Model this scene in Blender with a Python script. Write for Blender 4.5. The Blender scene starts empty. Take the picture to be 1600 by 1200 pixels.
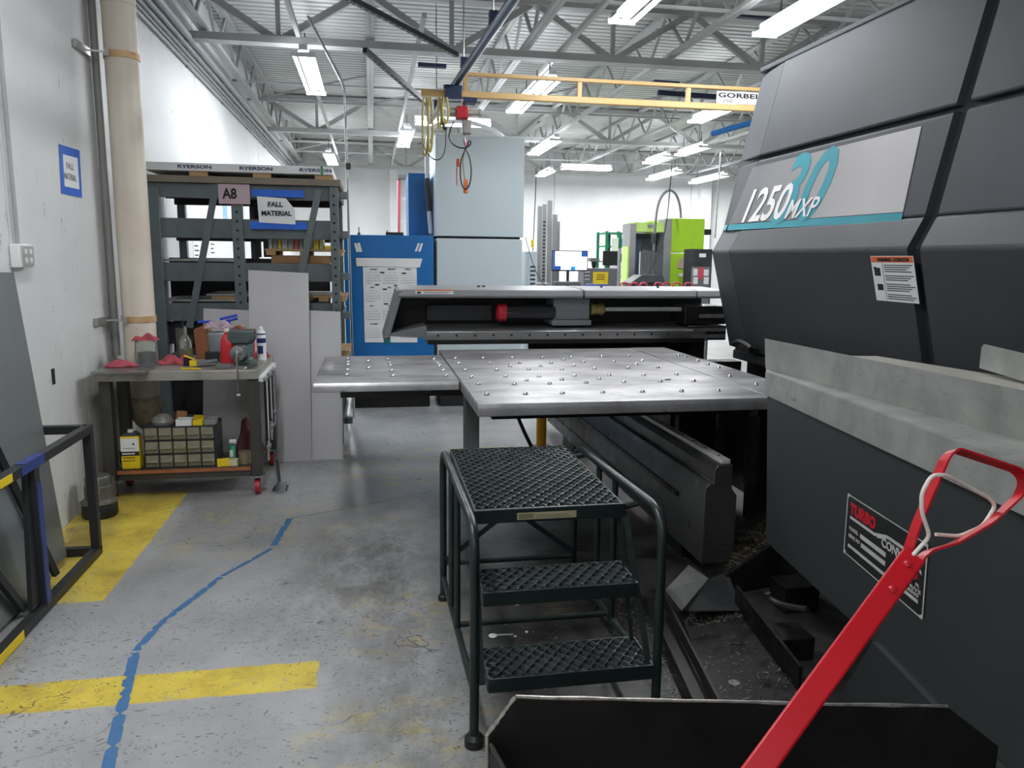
import bpy, bmesh, math, random
from mathutils import Vector, Matrix
random.seed(7)
V = Vector
S = bpy.context.scene
COL = S.collection
# ---------------------------------------------------------------- camera
F, H = 1206.0, 1.65
_y = V((-220, 198, -F)).normalized()
_z = V((81, 7442, F)); _z = (_z - _y * _z.dot(_y)).normalized()
_x = _y.cross(_z)
R3 = Matrix((_x, _y, _z))                     # camera -> world
CAM = V((0, 0, H))
cam = bpy.data.objects.new('camera', bpy.data.cameras.new('camera'))
COL.objects.link(cam)
cam.matrix_world = Matrix.Translation(CAM) @ R3.to_4x4()
cam.data.sensor_fit = 'HORIZONTAL'; cam.data.sensor_width = 36.0
cam.data.lens = 36.0 * F / 1600.0
cam.data.clip_start = 0.05; cam.data.clip_end = 100
S.camera = cam
def ray(px, py): return R3 @ V(((px - 800) / F, (600 - py) / F, -1))
def _ax(px, py, i, v):
    d = ray(px, py); return CAM + d * ((v - CAM[i]) / d[i])
def atx(px, py, v): return _ax(px, py, 0, v)
def aty(px, py, v): return _ax(px, py, 1, v)
def atz(px, py, v=0.0): return _ax(px, py, 2, v)
def atp(px, py, p0, n):
    d = ray(px, py); return CAM + d * ((p0 - CAM).dot(n) / d.dot(n))
# ---------------------------------------------------------------- materials
def lin(c):
    c = c / 255.0
    return c / 12.92 if c <= 0.04045 else ((c + 0.055) / 1.055) ** 2.4
def rgb(r, g=None, b=None):
    if isinstance(r, str):
        r, g, b = int(r[0:2], 16), int(r[2:4], 16), int(r[4:6], 16)
    return (lin(r), lin(g), lin(b), 1.0)
MATS = {}
class NT:
    def __init__(s, name):
        m = bpy.data.materials.new(name); m.use_nodes = True; s.m = m; s.t = m.node_tree; s.n = s.t.nodes
        s.b = s.n['Principled BSDF']; s._pos = None
    def new(s, ty, **k):
        n = s.n.new(ty)
        for a, v in k.items(): setattr(n, a, v)
        return n
    def link(s, a, b): s.t.links.new(a, b)
    @property
    def pos(s):
        if s._pos is None: s._pos = s.new('ShaderNodeNewGeometry').outputs['Position']
        return s._pos
    def noise(s, scale, detail=3, rough=0.55, vec=None, stretch=None):
        v = vec or s.pos
        if stretch:
            mp = s.new('ShaderNodeMapping'); s.link(v, mp.inputs['Vector']); mp.inputs['Scale'].default_value = stretch; v = mp.outputs[0]
        n = s.new('ShaderNodeTexNoise'); n.inputs['Scale'].default_value = scale; n.inputs['Detail'].default_value = detail
        n.inputs['Roughness'].default_value = rough; s.link(v, n.inputs['Vector']); return n.outputs['Fac']
    def ramp(s, fac, stops):
        r = s.new('ShaderNodeValToRGB'); e = r.color_ramp.elements
        while len(e) < len(stops): e.new(0.5)
        for i, (p, c) in enumerate(stops):
            e[i].position = p; e[i].color = c if isinstance(c, tuple) else (c, c, c, 1)
        s.link(fac, r.inputs['Fac']); return r.outputs['Color']
    def mix(s, fac, a, b, blend='MIX'):
        n = s.new('ShaderNodeMix', data_type='RGBA', blend_type=blend)
        for sock, v in ((n.inputs['Factor'], fac), (n.inputs[6], a), (n.inputs[7], b)):
            if isinstance(v, (int, float, tuple)): sock.default_value = v
            else: s.link(v, sock)
        return n.outputs[2]
    def math(s, op, a, b=None, c=None, clamp=False):
        n = s.new('ShaderNodeMath', operation=op); n.use_clamp = clamp
        for i, v in enumerate((a, b, c)):
            if v is None: continue
            if isinstance(v, (int, float)): n.inputs[i].default_value = v
            else: s.link(v, n.inputs[i])
        return n.outputs[0]
    def bump(s, h, strength=0.2, dist=0.01):
        n = s.new('ShaderNodeBump'); n.inputs['Strength'].default_value = strength; n.inputs['Distance'].default_value = dist
        s.link(h, n.inputs['Height']); s.link(n.outputs[0], s.b.inputs['Normal'])
def mat(name, col, rough=0.5, metal=0.0, var=0.12, scale=6.0, bump=0.0, bscale=60.0, col2=None, spec=0.5, rvar=0.0, stretch=None):
    """procedural paint or metal: base colour broken up by a slow and a fast noise"""
    if name in MATS: return MATS[name]
    c = rgb(col) if isinstance(col, str) else col
    t = NT(name)
    lo = rgb(col2) if col2 else tuple(x * (1 - var * 2) for x in c[:3]) + (1,)
    hi = tuple(min(1, x * (1 + var)) for x in c[:3]) + (1,)
    f = t.noise(scale, 4, 0.6, stretch=stretch)
    t.link(t.ramp(f, [(0.25, lo), (0.5, c), (0.8, hi)]), t.b.inputs['Base Color'])
    t.b.inputs['Roughness'].default_value = rough; t.b.inputs['Metallic'].default_value = metal
    t.b.inputs['Specular IOR Level'].default_value = spec
    if rvar:
        t.link(t.ramp(t.noise(scale * 1.7, 4), [(0.3, max(0.02, rough - rvar)), (0.7, min(1, rough + rvar))]), t.b.inputs['Roughness'])
    if bump: t.bump(t.noise(bscale, 3), bump, 0.004)
    MATS[name] = t.m; return t.m
def emit(name, col, strength):
    if name in MATS: return MATS[name]
    t = NT(name); c = rgb(col)
    t.b.inputs['Base Color'].default_value = c
    t.b.inputs['Emission Color'].default_value = c; t.b.inputs['Emission Strength'].default_value = strength
    MATS[name] = t.m; return t.m
# ---------------------------------------------------------------- objects
def W(o):
    b = Matrix.LocRotScale(o.location, o.rotation_euler, o.scale)
    return (W(o.parent) @ o.matrix_parent_inverse @ b) if o.parent else b
def adopt(o, parent):
    if parent is not None:
        o.parent = parent; o.matrix_parent_inverse = W(parent).inverted()
def tag(o, label=None, cat=None, group=None, kind=None):
    if label: o['label'] = label
    if cat: o['category'] = cat
    if group: o['group'] = group
    if kind: o['kind'] = kind
    return o
def thing(name, label, cat, loc=(0, 0, 0), group=None):
    o = bpy.data.objects.new(name, None); COL.objects.link(o); o.location = loc; o.empty_display_size = 0.1
    return tag(o, label, cat, group)
def copy_tree(o, parent=None):
    c = o.copy(); COL.objects.link(c)
    if parent is not None: c.parent = parent
    for k in (('label', 'group') if parent is None else ()):
        if k in c: del c[k]
    for ch in list(o.children): copy_tree(ch, c)
    return c
class MB:
    def __init__(s): s.v = []; s.f = []; s.mi = []; s.cur = 0
    def add(s, vs, fs):
        b = len(s.v); s.v += [V(p) for p in vs]
        for f in fs: s.f.append([b + i for i in f]); s.mi.append(s.cur)
        return s
    def m(s, i): s.cur = i; return s
    def box(s, lo, hi):
        x0, y0, z0 = lo; x1, y1, z1 = hi
        return s.add([(x0, y0, z0), (x1, y0, z0), (x1, y1, z0), (x0, y1, z0), (x0, y0, z1), (x1, y0, z1), (x1, y1, z1), (x0, y1, z1)],
                     [(0, 3, 2, 1), (4, 5, 6, 7), (0, 1, 5, 4), (1, 2, 6, 5), (2, 3, 7, 6), (3, 0, 4, 7)])
    def hexa(s, a, b):
        """a, b: two matching quads"""
        return s.add(list(a) + list(b), [(3, 2, 1, 0), (4, 5, 6, 7), (0, 1, 5, 4), (1, 2, 6, 5), (2, 3, 7, 6), (3, 0, 4, 7)])
    def obox(s, c, size, rot):
        r = rot if isinstance(rot, Matrix) else Matrix.Rotation(rot, 3, 'Z')
        x, y, z = (d / 2 for d in size); c = V(c)
        q = [(-x, -y), (x, -y), (x, y), (-x, y)]
        return s.hexa([c + r @ V((a, b, -z)) for a, b in q], [c + r @ V((a, b, z)) for a, b in q])
    def bar(s, p, q, w, h, up=(0, 0, 1)):
        p, q = V(p), V(q); d = (q - p).normalized(); u = V(up)
        if abs(d.dot(u)) > 0.98: u = V((1, 0, 0))
        a = d.cross(u).normalized() * (w / 2); b = a.cross(d).normalized() * (h / 2)
        return s.hexa([p - a - b, p + a - b, p + a + b, p - a + b], [q - a - b, q + a - b, q + a + b, q - a + b])
    def prism(s, pts, ext):
        n = len(pts); e = V(ext); P = [V(p) for p in pts]
        return s.add(P + [p + e for p in P], [tuple(range(n))[::-1], tuple(range(n, 2 * n))] + [(i, (i + 1) % n, n + (i + 1) % n, n + i) for i in range(n)])
    def tube(s, path, r, seg=10, closed=False, caps=True):
        P = [V(p) for p in path]; n = len(P); rr = r if isinstance(r, (list, tuple)) else [r] * n
        prev = None; vs = []
        for i, p in enumerate(P):
            if closed: d = P[(i + 1) % n] - P[i - 1]
            else: d = P[min(i + 1, n - 1)] - P[max(i - 1, 0)]
            d = d.normalized() if d.length > 1e-9 else V((0, 0, 1))
            if prev is None:
                a = d.cross(V((0, 0, 1)))
                if a.length < 0.1: a = d.cross(V((1, 0, 0)))
            else: a = prev - d * prev.dot(d)
            a.normalize(); prev = a; b = d.cross(a)
            for k in range(seg):
                t = 2 * math.pi * k / seg; vs.append(p + (a * math.cos(t) + b * math.sin(t)) * rr[i])
        fs = []
        for i in range(n if closed else n - 1):
            j = (i + 1) % n
            for k in range(seg): fs.append((i * seg + k, i * seg + (k + 1) % seg, j * seg + (k + 1) % seg, j * seg + k))
        if not closed and caps: fs += [tuple(range(seg))[::-1], tuple(range((n - 1) * seg, n * seg))]
        return s.add(vs, fs)
    def lathe(s, prof, c, seg=20, axis=(0, 0, 1)):
        """prof: (radius, height) along axis"""
        ax = V(axis).normalized(); c = V(c)
        a = ax.cross(V((0, 1, 0)) if abs(ax.y) < 0.9 else V((1, 0, 0))).normalized(); b = ax.cross(a)
        vs = []; fs = []
        for r, h in prof:
            for k in range(seg):
                t = 2 * math.pi * k / seg; vs.append(c + ax * h + (a * math.cos(t) + b * math.sin(t)) * r)
        for i in range(len(prof) - 1):
            for k in range(seg): fs.append((i * seg + k, i * seg + (k + 1) % seg, (i + 1) * seg + (k + 1) % seg, (i + 1) * seg + k))
        fs += [tuple(range(seg))[::-1], tuple(range((len(prof) - 1) * seg, len(prof) * seg))]
        return s.add(vs, fs)
    def ball(s, c, r, seg=10, rings=6, sc=(1, 1, 1)):
        c = V(c); prof = []
        vs = []; fs = []
        for i in range(rings + 1):
            t = math.pi * i / rings
            for k in range(seg):
                u = 2 * math.pi * k / seg
                vs.append(c + V((math.sin(t) * math.cos(u) * r * sc[0], math.sin(t) * math.sin(u) * r * sc[1], -math.cos(t) * r * sc[2])))
        for i in range(rings):
            for k in range(seg): fs.append((i * seg + k, i * seg + (k + 1) % seg, (i + 1) * seg + (k + 1) % seg, (i + 1) * seg + k))
        return s.add(vs, fs)
    def build(s, name, mats, parent=None, bevel=0.0, smooth=True, angle=35, segs=2):
        me = bpy.data.meshes.new(name); me.from_pydata([tuple(p) for p in s.v], [], s.f)
        bm = bmesh.new(); bm.from_mesh(me)
        bmesh.ops.recalc_face_normals(bm, faces=bm.faces)
        bm.to_mesh(me); bm.free()
        mats = mats if isinstance(mats, (list, tuple)) else [mats]
        for m in mats: me.materials.append(m)
        if len(mats) > 1 and len(me.polygons) == len(s.mi):
            for p, i in zip(me.polygons, s.mi): p.material_index = i
        if smooth:
            me.polygons.foreach_set('use_smooth', [True] * len(me.polygons))
            me.set_sharp_from_angle(angle=math.radians(angle))
        o = bpy.data.objects.new(name, me); COL.objects.link(o); adopt(o, parent)
        if bevel:
            b = o.modifiers.new('bevel', 'BEVEL'); b.width = bevel; b.segments = segs; b.limit_method = 'ANGLE'; b.angle_limit = math.radians(40)
        return o
def arc(p0, corner, p1, n=6):
    """quadratic curve through a corner"""
    p0, c, p1 = V(p0), V(corner), V(p1)
    return [p0 * (1 - t) ** 2 + c * 2 * t * (1 - t) + p1 * t * t for t in [i / n for i in range(n + 1)]]
def rounded(path, r, n=5, closed=False):
    P = [V(p) for p in path]; N = len(P); out = []
    for i, p in enumerate(P):
        if not closed and i in (0, N - 1): out.append(p); continue
        a, b = P[i - 1], P[(i + 1) % N]
        da, db = (a - p), (b - p); rr = min(r, da.length * 0.49, db.length * 0.49)
        out += arc(p + da.normalized() * rr, p, p + db.normalized() * rr, n)
    return out
def hang(p, q, sag, n=12):
    p, q = V(p), V(q)
    return [p.lerp(q, i / n) - V((0, 0, sag * 4 * (i / n) * (1 - i / n))) for i in range(n + 1)]
def text(body, origin, right, up, size, m, parent, name='lettering', xs=1.0, shear=0.0, align='LEFT', bold=0.0, spacing=1.0, lines=1.0, depth=0.0006, label=None):
    cu = bpy.data.curves.new(name, 'FONT'); cu.body = body; cu.size = size; cu.shear = shear
    cu.align_x = align; cu.offset = bold; cu.space_character = spacing; cu.space_line = lines; cu.extrude = depth; cu.resolution_u = 3
    cu.materials.append(m)
    r = V(right).normalized(); u = V(up); u = (u - r * u.dot(r)).normalized(); n = r.cross(u)
    o = bpy.data.objects.new(name, cu); COL.objects.link(o)
    mt = Matrix((r * xs, u, n)).transposed().to_4x4(); mt.translation = V(origin)
    o.location, o.rotation_euler, o.scale = mt.translation, mt.to_3x3().normalized().to_euler(), (xs, 1, 1)
    me = bpy.data.meshes.new_from_object(o); bpy.data.objects.remove(o); bpy.data.curves.remove(cu)
    me.name = name; o = bpy.data.objects.new(name, me); COL.objects.link(o)
    if not me.materials: me.materials.append(m)
    o.location, o.rotation_euler, o.scale = mt.translation, mt.to_3x3().normalized().to_euler(), (xs, 1, 1)
    adopt(o, parent)
    if label: o['label'] = label
    return o
def wid(o):
    return max(v.co.x for v in o.data.vertices) - min(v.co.x for v in o.data.vertices)
def struct(o): o['kind'] = 'structure'; return o
# common materials
white_wall = None
M_white = mat('white_paint', 'D6D8D8', 0.6, var=0.04)
M_black = mat('black_plastic', '1A1B1D', 0.45, var=0.2)
M_blackm = mat('oily_black_steel', '171717', 0.42, 0.3, var=0.35, scale=9, bump=0.25, rvar=0.15)
M_steel = mat('machined_steel', 'A3A3A4', 0.32, 0.9, var=0.12, scale=5, col2='6E6D6C', rvar=0.12, stretch=(1, 4, 1))
M_chrome = mat('bright_metal', 'D8DADC', 0.2, 1.0, var=0.05)
def galv():
    t = NT('galvanised_sheet')
    c = t.ramp(t.noise(6, 5, .65), [(0.3, rgb('868884')), (0.55, rgb('9C9E99')), (0.8, rgb('AEAFAA'))])
    sm = t.math('MULTIPLY', t.ramp(t.noise(13, 5, 0.75, stretch=(1, 1, 2)), [(0.60, 0.0), (0.68, 0.75)]), t.ramp(t.noise(3.1, 2), [(0.45, 0.0), (0.55, 1.0)]))
    t.link(t.mix(sm, c, rgb('4E4D49')), t.b.inputs['Base Color']); t.b.inputs['Metallic'].default_value = .4
    t.link(t.ramp(t.noise(5, 4), [(0.3, 0.36), (0.7, 0.55)]), t.b.inputs['Roughness']); return t.m
M_galv = galv()
M_roof = mat('roof_steel_paint', 'A9ABA9', 0.6, var=0.08, scale=3)
M_rack = mat('rack_grey_green_paint', '5C6668', 0.5, var=0.1, scale=8, bump=0.05)
M_wood = mat('pallet_wood', 'B08F66', 0.8, var=0.18, scale=8, stretch=(1, 8, 8))
M_card = mat('cardboard', '9A7450', 0.85, var=0.08)
M_red = mat('red_paint', 'B01525', 0.4, var=0.08)
M_blue = mat('blue_machine_paint', '0A66A8', 0.45, var=0.04, scale=2)
M_tape = mat('blue_masking_tape', '1F62C8', 0.6, var=0.06)
M_paper = mat('white_paper', 'E4E6E6', 0.7, var=0.02)
M_ink = mat('black_ink', '1B1C20', 0.7, var=0.05)
M_grey = mat('grey_machine_paint', '6E7072', 0.5, var=0.06)
M_dgrey = mat('dark_grey_steel', '3A3C3E', 0.45, 0.2, var=0.2, scale=7, rvar=0.1)
M_yel = mat('yellow_plastic', 'E8C81A', 0.5, var=0.06)
# ================================================================ THE ROOM
XL, XR, YN, YF, ZD = -1.88, 13.0, -4.0, 21.3, 4.55
def floor_material():
    t = NT('painted_concrete_floor'); L = t.link
    sep = t.new('ShaderNodeSeparateXYZ'); L(t.pos, sep.inputs[0]); X, Y = sep.outputs[0], sep.outputs[1]
    wob = t.noise(9, 3)
    Xw = t.math('ADD', X, t.math('MULTIPLY', t.math('SUBTRACT', wob, 0.5), 0.03))
    Yw = t.math('ADD', Y, t.math('MULTIPLY', t.math('SUBTRACT', wob, 0.5), 0.03))
    def soft(v, a, b, w):   # 1 inside a..b with soft edge w
        mr = t.new('ShaderNodeMapRange'); mr.clamp = True
        L(v, mr.inputs[0]); mr.inputs[1].default_value = a - w; mr.inputs[2].default_value = a + w
        mr2 = t.new('ShaderNodeMapRange'); mr2.clamp = True
        L(v, mr2.inputs[0]); mr2.inputs[1].default_value = b + w; mr2.inputs[2].default_value = b - w
        return t.math('MULTIPLY', mr.outputs[0], mr2.outputs[0])
    def rect(x0, x1, y0, y1, w=0.006):
        return t.math('MULTIPLY', soft(Xw, x0, x1, w), soft(Yw, y0, y1, w))
    mottl = t.noise(1.3, 5, 0.6)
    base = t.ramp(mottl, [(0.3, rgb('8F9090')), (0.55, rgb('A3A4A4')), (0.8, rgb('B2B2B1'))])
    # yellow paint: sound near the wall and on the band, worn away elsewhere
    yel = t.ramp(t.noise(3.5, 5, 0.7), [(0.3, rgb('A8903E')), (0.5, rgb('D2BA48')), (0.7, rgb('DFCB58'))])
    sound = t.math('MAXIMUM', rect(-1.88, -1.30, 3.80, 5.62), rect(-1.88, -0.24, 2.85, 3.06))
    worn = t.math('MAXIMUM', rect(-0.27, 2.2, 5.5, 6.62, .02), rect(-0.25, 1.1, 2.0, 2.70, .1))
    worn = t.math('MAXIMUM', worn, rect(-0.1, 1.0, 3.1, 3.75, .1))
    worn = t.math('MAXIMUM', worn, t.math('MULTIPLY', rect(-1.3, 0.4, 4.3, 5.2, .2), 0.6))
    wn = t.ramp(t.noise(5.0, 6, 0.75, stretch=(1, 1.6, 1)), [(0.5, 0.0), (0.64, 0.8)])
    worn = t.math('MULTIPLY', worn, wn)
    wear = t.ramp(t.noise(10, 6, 0.75), [(0.3, 0.12), (0.42, 1.0)])
    sound = t.math('MULTIPLY', sound, wear)
    c = t.mix(t.math('MULTIPLY', worn, 0.75), base, yel)
    c = t.mix(sound, c, yel)
    # scuffs and chips
    v = t.new('ShaderNodeTexVoronoi'); v.feature = 'F1'; v.inputs['Scale'].default_value = 24; v.inputs['Randomness'].default_value = 1
    mp = t.new('ShaderNodeMapping'); L(t.pos, mp.inputs[0]); mp.inputs['Rotation'].default_value = (0, 0, 0.5); mp.inputs['Scale'].default_value = (1.0, 3.2, 1)
    dv = t.new('ShaderNodeVectorMath', operation='ADD'); L(mp.outputs[0], dv.inputs[0])
    nz = t.new('ShaderNodeTexNoise'); nz.inputs['Scale'].default_value = 4; L(t.pos, nz.inputs['Vector'])
    sc = t.new('ShaderNodeVectorMath', operation='SCALE'); L(nz.outputs['Color'], sc.inputs[0]); sc.inputs['Scale'].default_value = 0.9
    L(sc.outputs[0], dv.inputs[1]); L(dv.outputs[0], v.inputs['Vector'])
    dens = t.ramp(t.noise(1.1, 3), [(0.36, 0.16), (0.66, 0.36)])
    chips = t.math('LESS_THAN', v.outputs['Distance'], dens)
    chips = t.math('MULTIPLY', chips, t.ramp(t.noise(22, 3), [(0.45, 0.0), (0.52, 0.95)]))
    c = t.mix(t.math('MULTIPLY', chips, t.ramp(X, [(0.0, 0.8), (0.0, 0.8)])), c, rgb('4E4C48'))
    # thin cracks / drag marks
    w = t.new('ShaderNodeTexVoronoi'); w.feature = 'DISTANCE_TO_EDGE'; w.inputs['Scale'].default_value = 0.9; L(dv.outputs[0], w.inputs['Vector'])
    cr = t.math('MULTIPLY', t.math('LESS_THAN', w.outputs['Distance'], 0.0045), t.ramp(t.noise(2.5, 2), [(0.52, 0.0), (0.6, 0.7)]))
    c = t.mix(cr, c, rgb('5A5650'))
    # oil grime: a trafficked smear in the aisle and filthy floor under the bench and round the press, the last with shade painted in
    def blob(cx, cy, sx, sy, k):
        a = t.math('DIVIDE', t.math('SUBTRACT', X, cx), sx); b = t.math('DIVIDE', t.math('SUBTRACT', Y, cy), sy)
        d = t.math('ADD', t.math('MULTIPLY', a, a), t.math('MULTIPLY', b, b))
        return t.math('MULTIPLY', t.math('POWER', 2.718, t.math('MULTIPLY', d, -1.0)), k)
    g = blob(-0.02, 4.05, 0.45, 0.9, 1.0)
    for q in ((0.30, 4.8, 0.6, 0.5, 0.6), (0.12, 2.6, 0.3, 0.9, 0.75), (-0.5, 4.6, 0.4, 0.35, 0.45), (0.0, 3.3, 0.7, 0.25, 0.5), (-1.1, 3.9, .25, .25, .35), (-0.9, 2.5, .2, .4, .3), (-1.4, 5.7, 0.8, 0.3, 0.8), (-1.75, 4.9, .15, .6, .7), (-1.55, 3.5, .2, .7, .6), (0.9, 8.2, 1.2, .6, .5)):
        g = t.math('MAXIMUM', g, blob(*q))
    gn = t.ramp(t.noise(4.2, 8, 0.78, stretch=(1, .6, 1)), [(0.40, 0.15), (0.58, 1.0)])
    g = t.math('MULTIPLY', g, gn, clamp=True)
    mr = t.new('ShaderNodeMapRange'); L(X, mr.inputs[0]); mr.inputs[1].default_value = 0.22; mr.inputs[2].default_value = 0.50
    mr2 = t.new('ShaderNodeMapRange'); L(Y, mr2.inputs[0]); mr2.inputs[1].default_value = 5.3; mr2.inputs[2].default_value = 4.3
    filth_shade = t.math('MULTIPLY', mr.outputs[0], mr2.outputs[0])
    filth_shade = t.math('MULTIPLY', filth_shade, t.ramp(t.noise(3.2, 6, 0.7), [(0.3, 0.8), (0.6, 1.0)]))
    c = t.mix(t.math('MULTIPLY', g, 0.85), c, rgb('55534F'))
    c = t.mix(filth_shade, c, rgb('1A1816'))  # grime plus the hood's shade, both put into the floor colour
    L(c, t.b.inputs['Base Color'])
    r = t.ramp(t.noise(2.0, 5, 0.7), [(0.3, 0.28), (0.7, 0.5)])
    L(r, t.b.inputs['Roughness']); t.b.inputs['Specular IOR Level'].default_value = 0.5
    t.bump(t.noise(40, 4), 0.06, 0.004)
    return t.m
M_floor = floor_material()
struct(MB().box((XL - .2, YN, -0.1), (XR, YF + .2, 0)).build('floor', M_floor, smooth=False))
def wall_material(name, dirty):
    t = NT(name)
    base = t.ramp(t.noise(1.2, 4), [(0.3, rgb('D2D4D3')), (0.7, rgb('DEE0DF'))])
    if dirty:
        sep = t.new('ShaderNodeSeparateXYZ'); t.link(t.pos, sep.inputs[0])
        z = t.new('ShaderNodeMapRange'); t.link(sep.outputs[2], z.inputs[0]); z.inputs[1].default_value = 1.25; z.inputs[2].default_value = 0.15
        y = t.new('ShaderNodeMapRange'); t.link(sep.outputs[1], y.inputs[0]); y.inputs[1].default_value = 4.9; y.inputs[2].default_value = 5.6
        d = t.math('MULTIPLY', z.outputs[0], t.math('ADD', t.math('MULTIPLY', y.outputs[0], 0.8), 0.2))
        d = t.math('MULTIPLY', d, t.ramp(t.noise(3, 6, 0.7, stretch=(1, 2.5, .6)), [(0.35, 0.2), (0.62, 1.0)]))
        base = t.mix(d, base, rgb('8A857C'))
        s2 = t.math('MULTIPLY', t.ramp(t.noise(16, 5, 0.75, stretch=(1, 1, .5)), [(0.60, 0.0), (0.68, 0.75)]), t.ramp(t.noise(1.6, 3), [(0.5, 0.0), (0.6, 1.0)]))
        base = t.mix(s2, base, rgb('77736C'))
    t.link(base, t.b.inputs['Base Color']); t.b.inputs['Roughness'].default_value = 0.6
    t.bump(t.noise(70, 3), 0.08, 0.003)
    return t.m
M_wall = wall_material('precast_wall_paint', True); M_wall2 = wall_material('far_wall_paint', False)
# left wall: precast panels with open joints
mb = MB(); edges = [YN, -0.3, 4.555, 9.40, 14.25, YF + .2]
for a, b in zip(edges, edges[1:]): mb.box((XL - .2, a + 0.006, 0), (XL, b - 0.006, ZD + .4))
mb.box((XL - .25, YN, 0), (XL - .03, YF + .2, ZD + .4))
struct(mb.build('wall_left', M_wall, smooth=False))
mb = MB()
xs = [XL - .2, 0.55, 5.0, 9.0, XR]
for a, b in zip(xs, xs[1:]): mb.box((a + .008, YF, 0), (b - .008, YF + .2, ZD + .4))
mb.box((XL - .2, YF + .04, 0), (XR, YF + .25, ZD + .4))
struct(mb.build('wall_far', M_wall2, smooth=False))
struct(MB().box((XR, YN, 0), (XR + .2, YF + .2, ZD + .4)).build('wall_right', M_wall2, smooth=False))
struct(MB().box((XL - .2, YN - .2, 0), (XR + .2, YN, ZD + .4)).build('wall_near', M_wall2, smooth=False))
# roof deck, ribs run across the room
mb = MB(); prof = []; y = YN
while y < YF + .3:
    prof += [(y, ZD), (y + .085, ZD), (y + .10, ZD + .04), (y + .135, ZD + .04)]; y += .15
pts0 = [(XL - .2, a, b) for a, b in prof]; pts1 = [(XR + .2, a, b) for a, b in prof]; n = len(prof)
mb.add(pts0 + pts1, [(i, i + 1, n + i + 1, n + i) for i in range(n - 1)])
mb.box((XL - .2, YN, ZD + .06), (XR + .2, YF + .3, ZD + .12))
deck = struct(mb.build('ceiling', mat('roof_deck_paint', 'BBBDBA', 0.65, var=0.06, scale=2), smooth=False))
# pilaster columns on the far wall
for i, (a, b) in enumerate(((0.50, .70), (9.2, 9.5))):
    struct(MB().box((a, YF - .28, 0), (b, YF - .001, ZD - .62)).build('trim_%d' % (i + 1), M_wall2, smooth=False, bevel=0.01))
# ---- roof steel
def lattice(mb, p, q, depth, n, chord, web, vertical=True, double=True):
    """p..q top chord, bottom chord depth below; n panels"""
    p, q = V(p), V(q); dn = V((0, 0, -depth)); d = (q - p); s = d.normalized().cross(V((0, 0, 1))) * chord * 0.3
    for o in (V(), dn):
        for k in ((s, -s) if double else (V(),)): mb.bar(p + o + k, q + o + k, chord * .55 if double else chord, chord * .5)
    for i in range(n):
        a, b, m = p + d * (i / n), p + d * ((i + 1) / n), p + d * ((i + .5) / n)
        mb.bar(a, m + dn, web, web); mb.bar(m + dn, b, web, web)
        if vertical: mb.bar(m, m + dn, web * .7, web * .7)
GZ = 3.92
for gy, lab in ((3.0, 'pale grey roof girder crossing above the camera, nearest of the deep girders'),
                (9.05, 'pale grey roof girder with triangular web crossing above the workbench and tall grey cabinet'),
                (15.1, 'pale grey roof girder beyond the yellow crane bridge'), (20.6, 'pale grey roof girder close against the far wall')):
    mb = MB(); lattice(mb, (XL + .02, gy, ZD - .07), (XR - .02, gy, ZD - .07), ZD - .07 - GZ, 8, .15, .07)
    tag(mb.build('roof_girder', M_roof, smooth=False), lab, 'roof girder', 'roof girders crossing the hall')
joist_x = [-1.70, 0.03, 1.76, 3.49, 5.22, 6.95, 8.68, 10.41]
for j in joist_x:
    mb = MB(); lattice(mb, (j, YN + .02, ZD - .04), (j, YF - .02, ZD - .04), .50, 21, .08, .032, vertical=False)
    lab = 'slender open-web roof joist hugging the left wall above the conduits' if j < -1 else 'slender pale grey open-web roof joist running away under the deck, clear of the walls'
    tag(mb.build('roof_joist', M_roof, smooth=False), lab, 'roof joist', 'open-web roof joists')
# cross bridging between joists
for k, y in enumerate((5.8, 7.4, 11.6, 12.9, 17.2, 18.8)):
    mb = MB().bar((XL + .05, y, 4.02), (XR - .05, y, 4.02), .03, .03)
    for a, b in zip(joist_x, joist_x[1:]):
        if k % 2: mb.bar((a, y, 4.03), (b, y, 4.47), .025, .025)
    tag(mb.build('bridging_bar', M_roof, smooth=False), 'thin horizontal bridging bar tied across the undersides of the roof joists', 'bridging', 'bridging bars across the joists')
# conduits along the top of the left wall
M_cond = mat('painted_conduit', '9FA1A0', 0.5, var=0.05)
for k, (x, z, r) in enumerate(((XL + .03, 3.62, .016), (XL + .03, 3.67, .014), (XL + .035, 3.72, .02), (XL + .035, 3.80, .026), (XL + .05, 3.90, .04))):
    z0 = z
    mb = MB().tube([(x, YN + .1, z0), (x, YF - .1, z0)], r, 8)
    for y in range(-3, 21, 2): mb.box((XL + .001, y, z - r - .006), (x, y + .03, z + r + .006))
    tag(mb.build('wall_conduit', M_cond), ['lowest thin conduit along the top of the left wall', 'second thin conduit up, along the top of the left wall', 'middle conduit along the top of the left wall',
        'second thickest conduit, just below the fat top one on the left wall', 'fattest and topmost conduit along the left wall'][k], 'conduit', 'conduits along the left wall')
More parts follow.
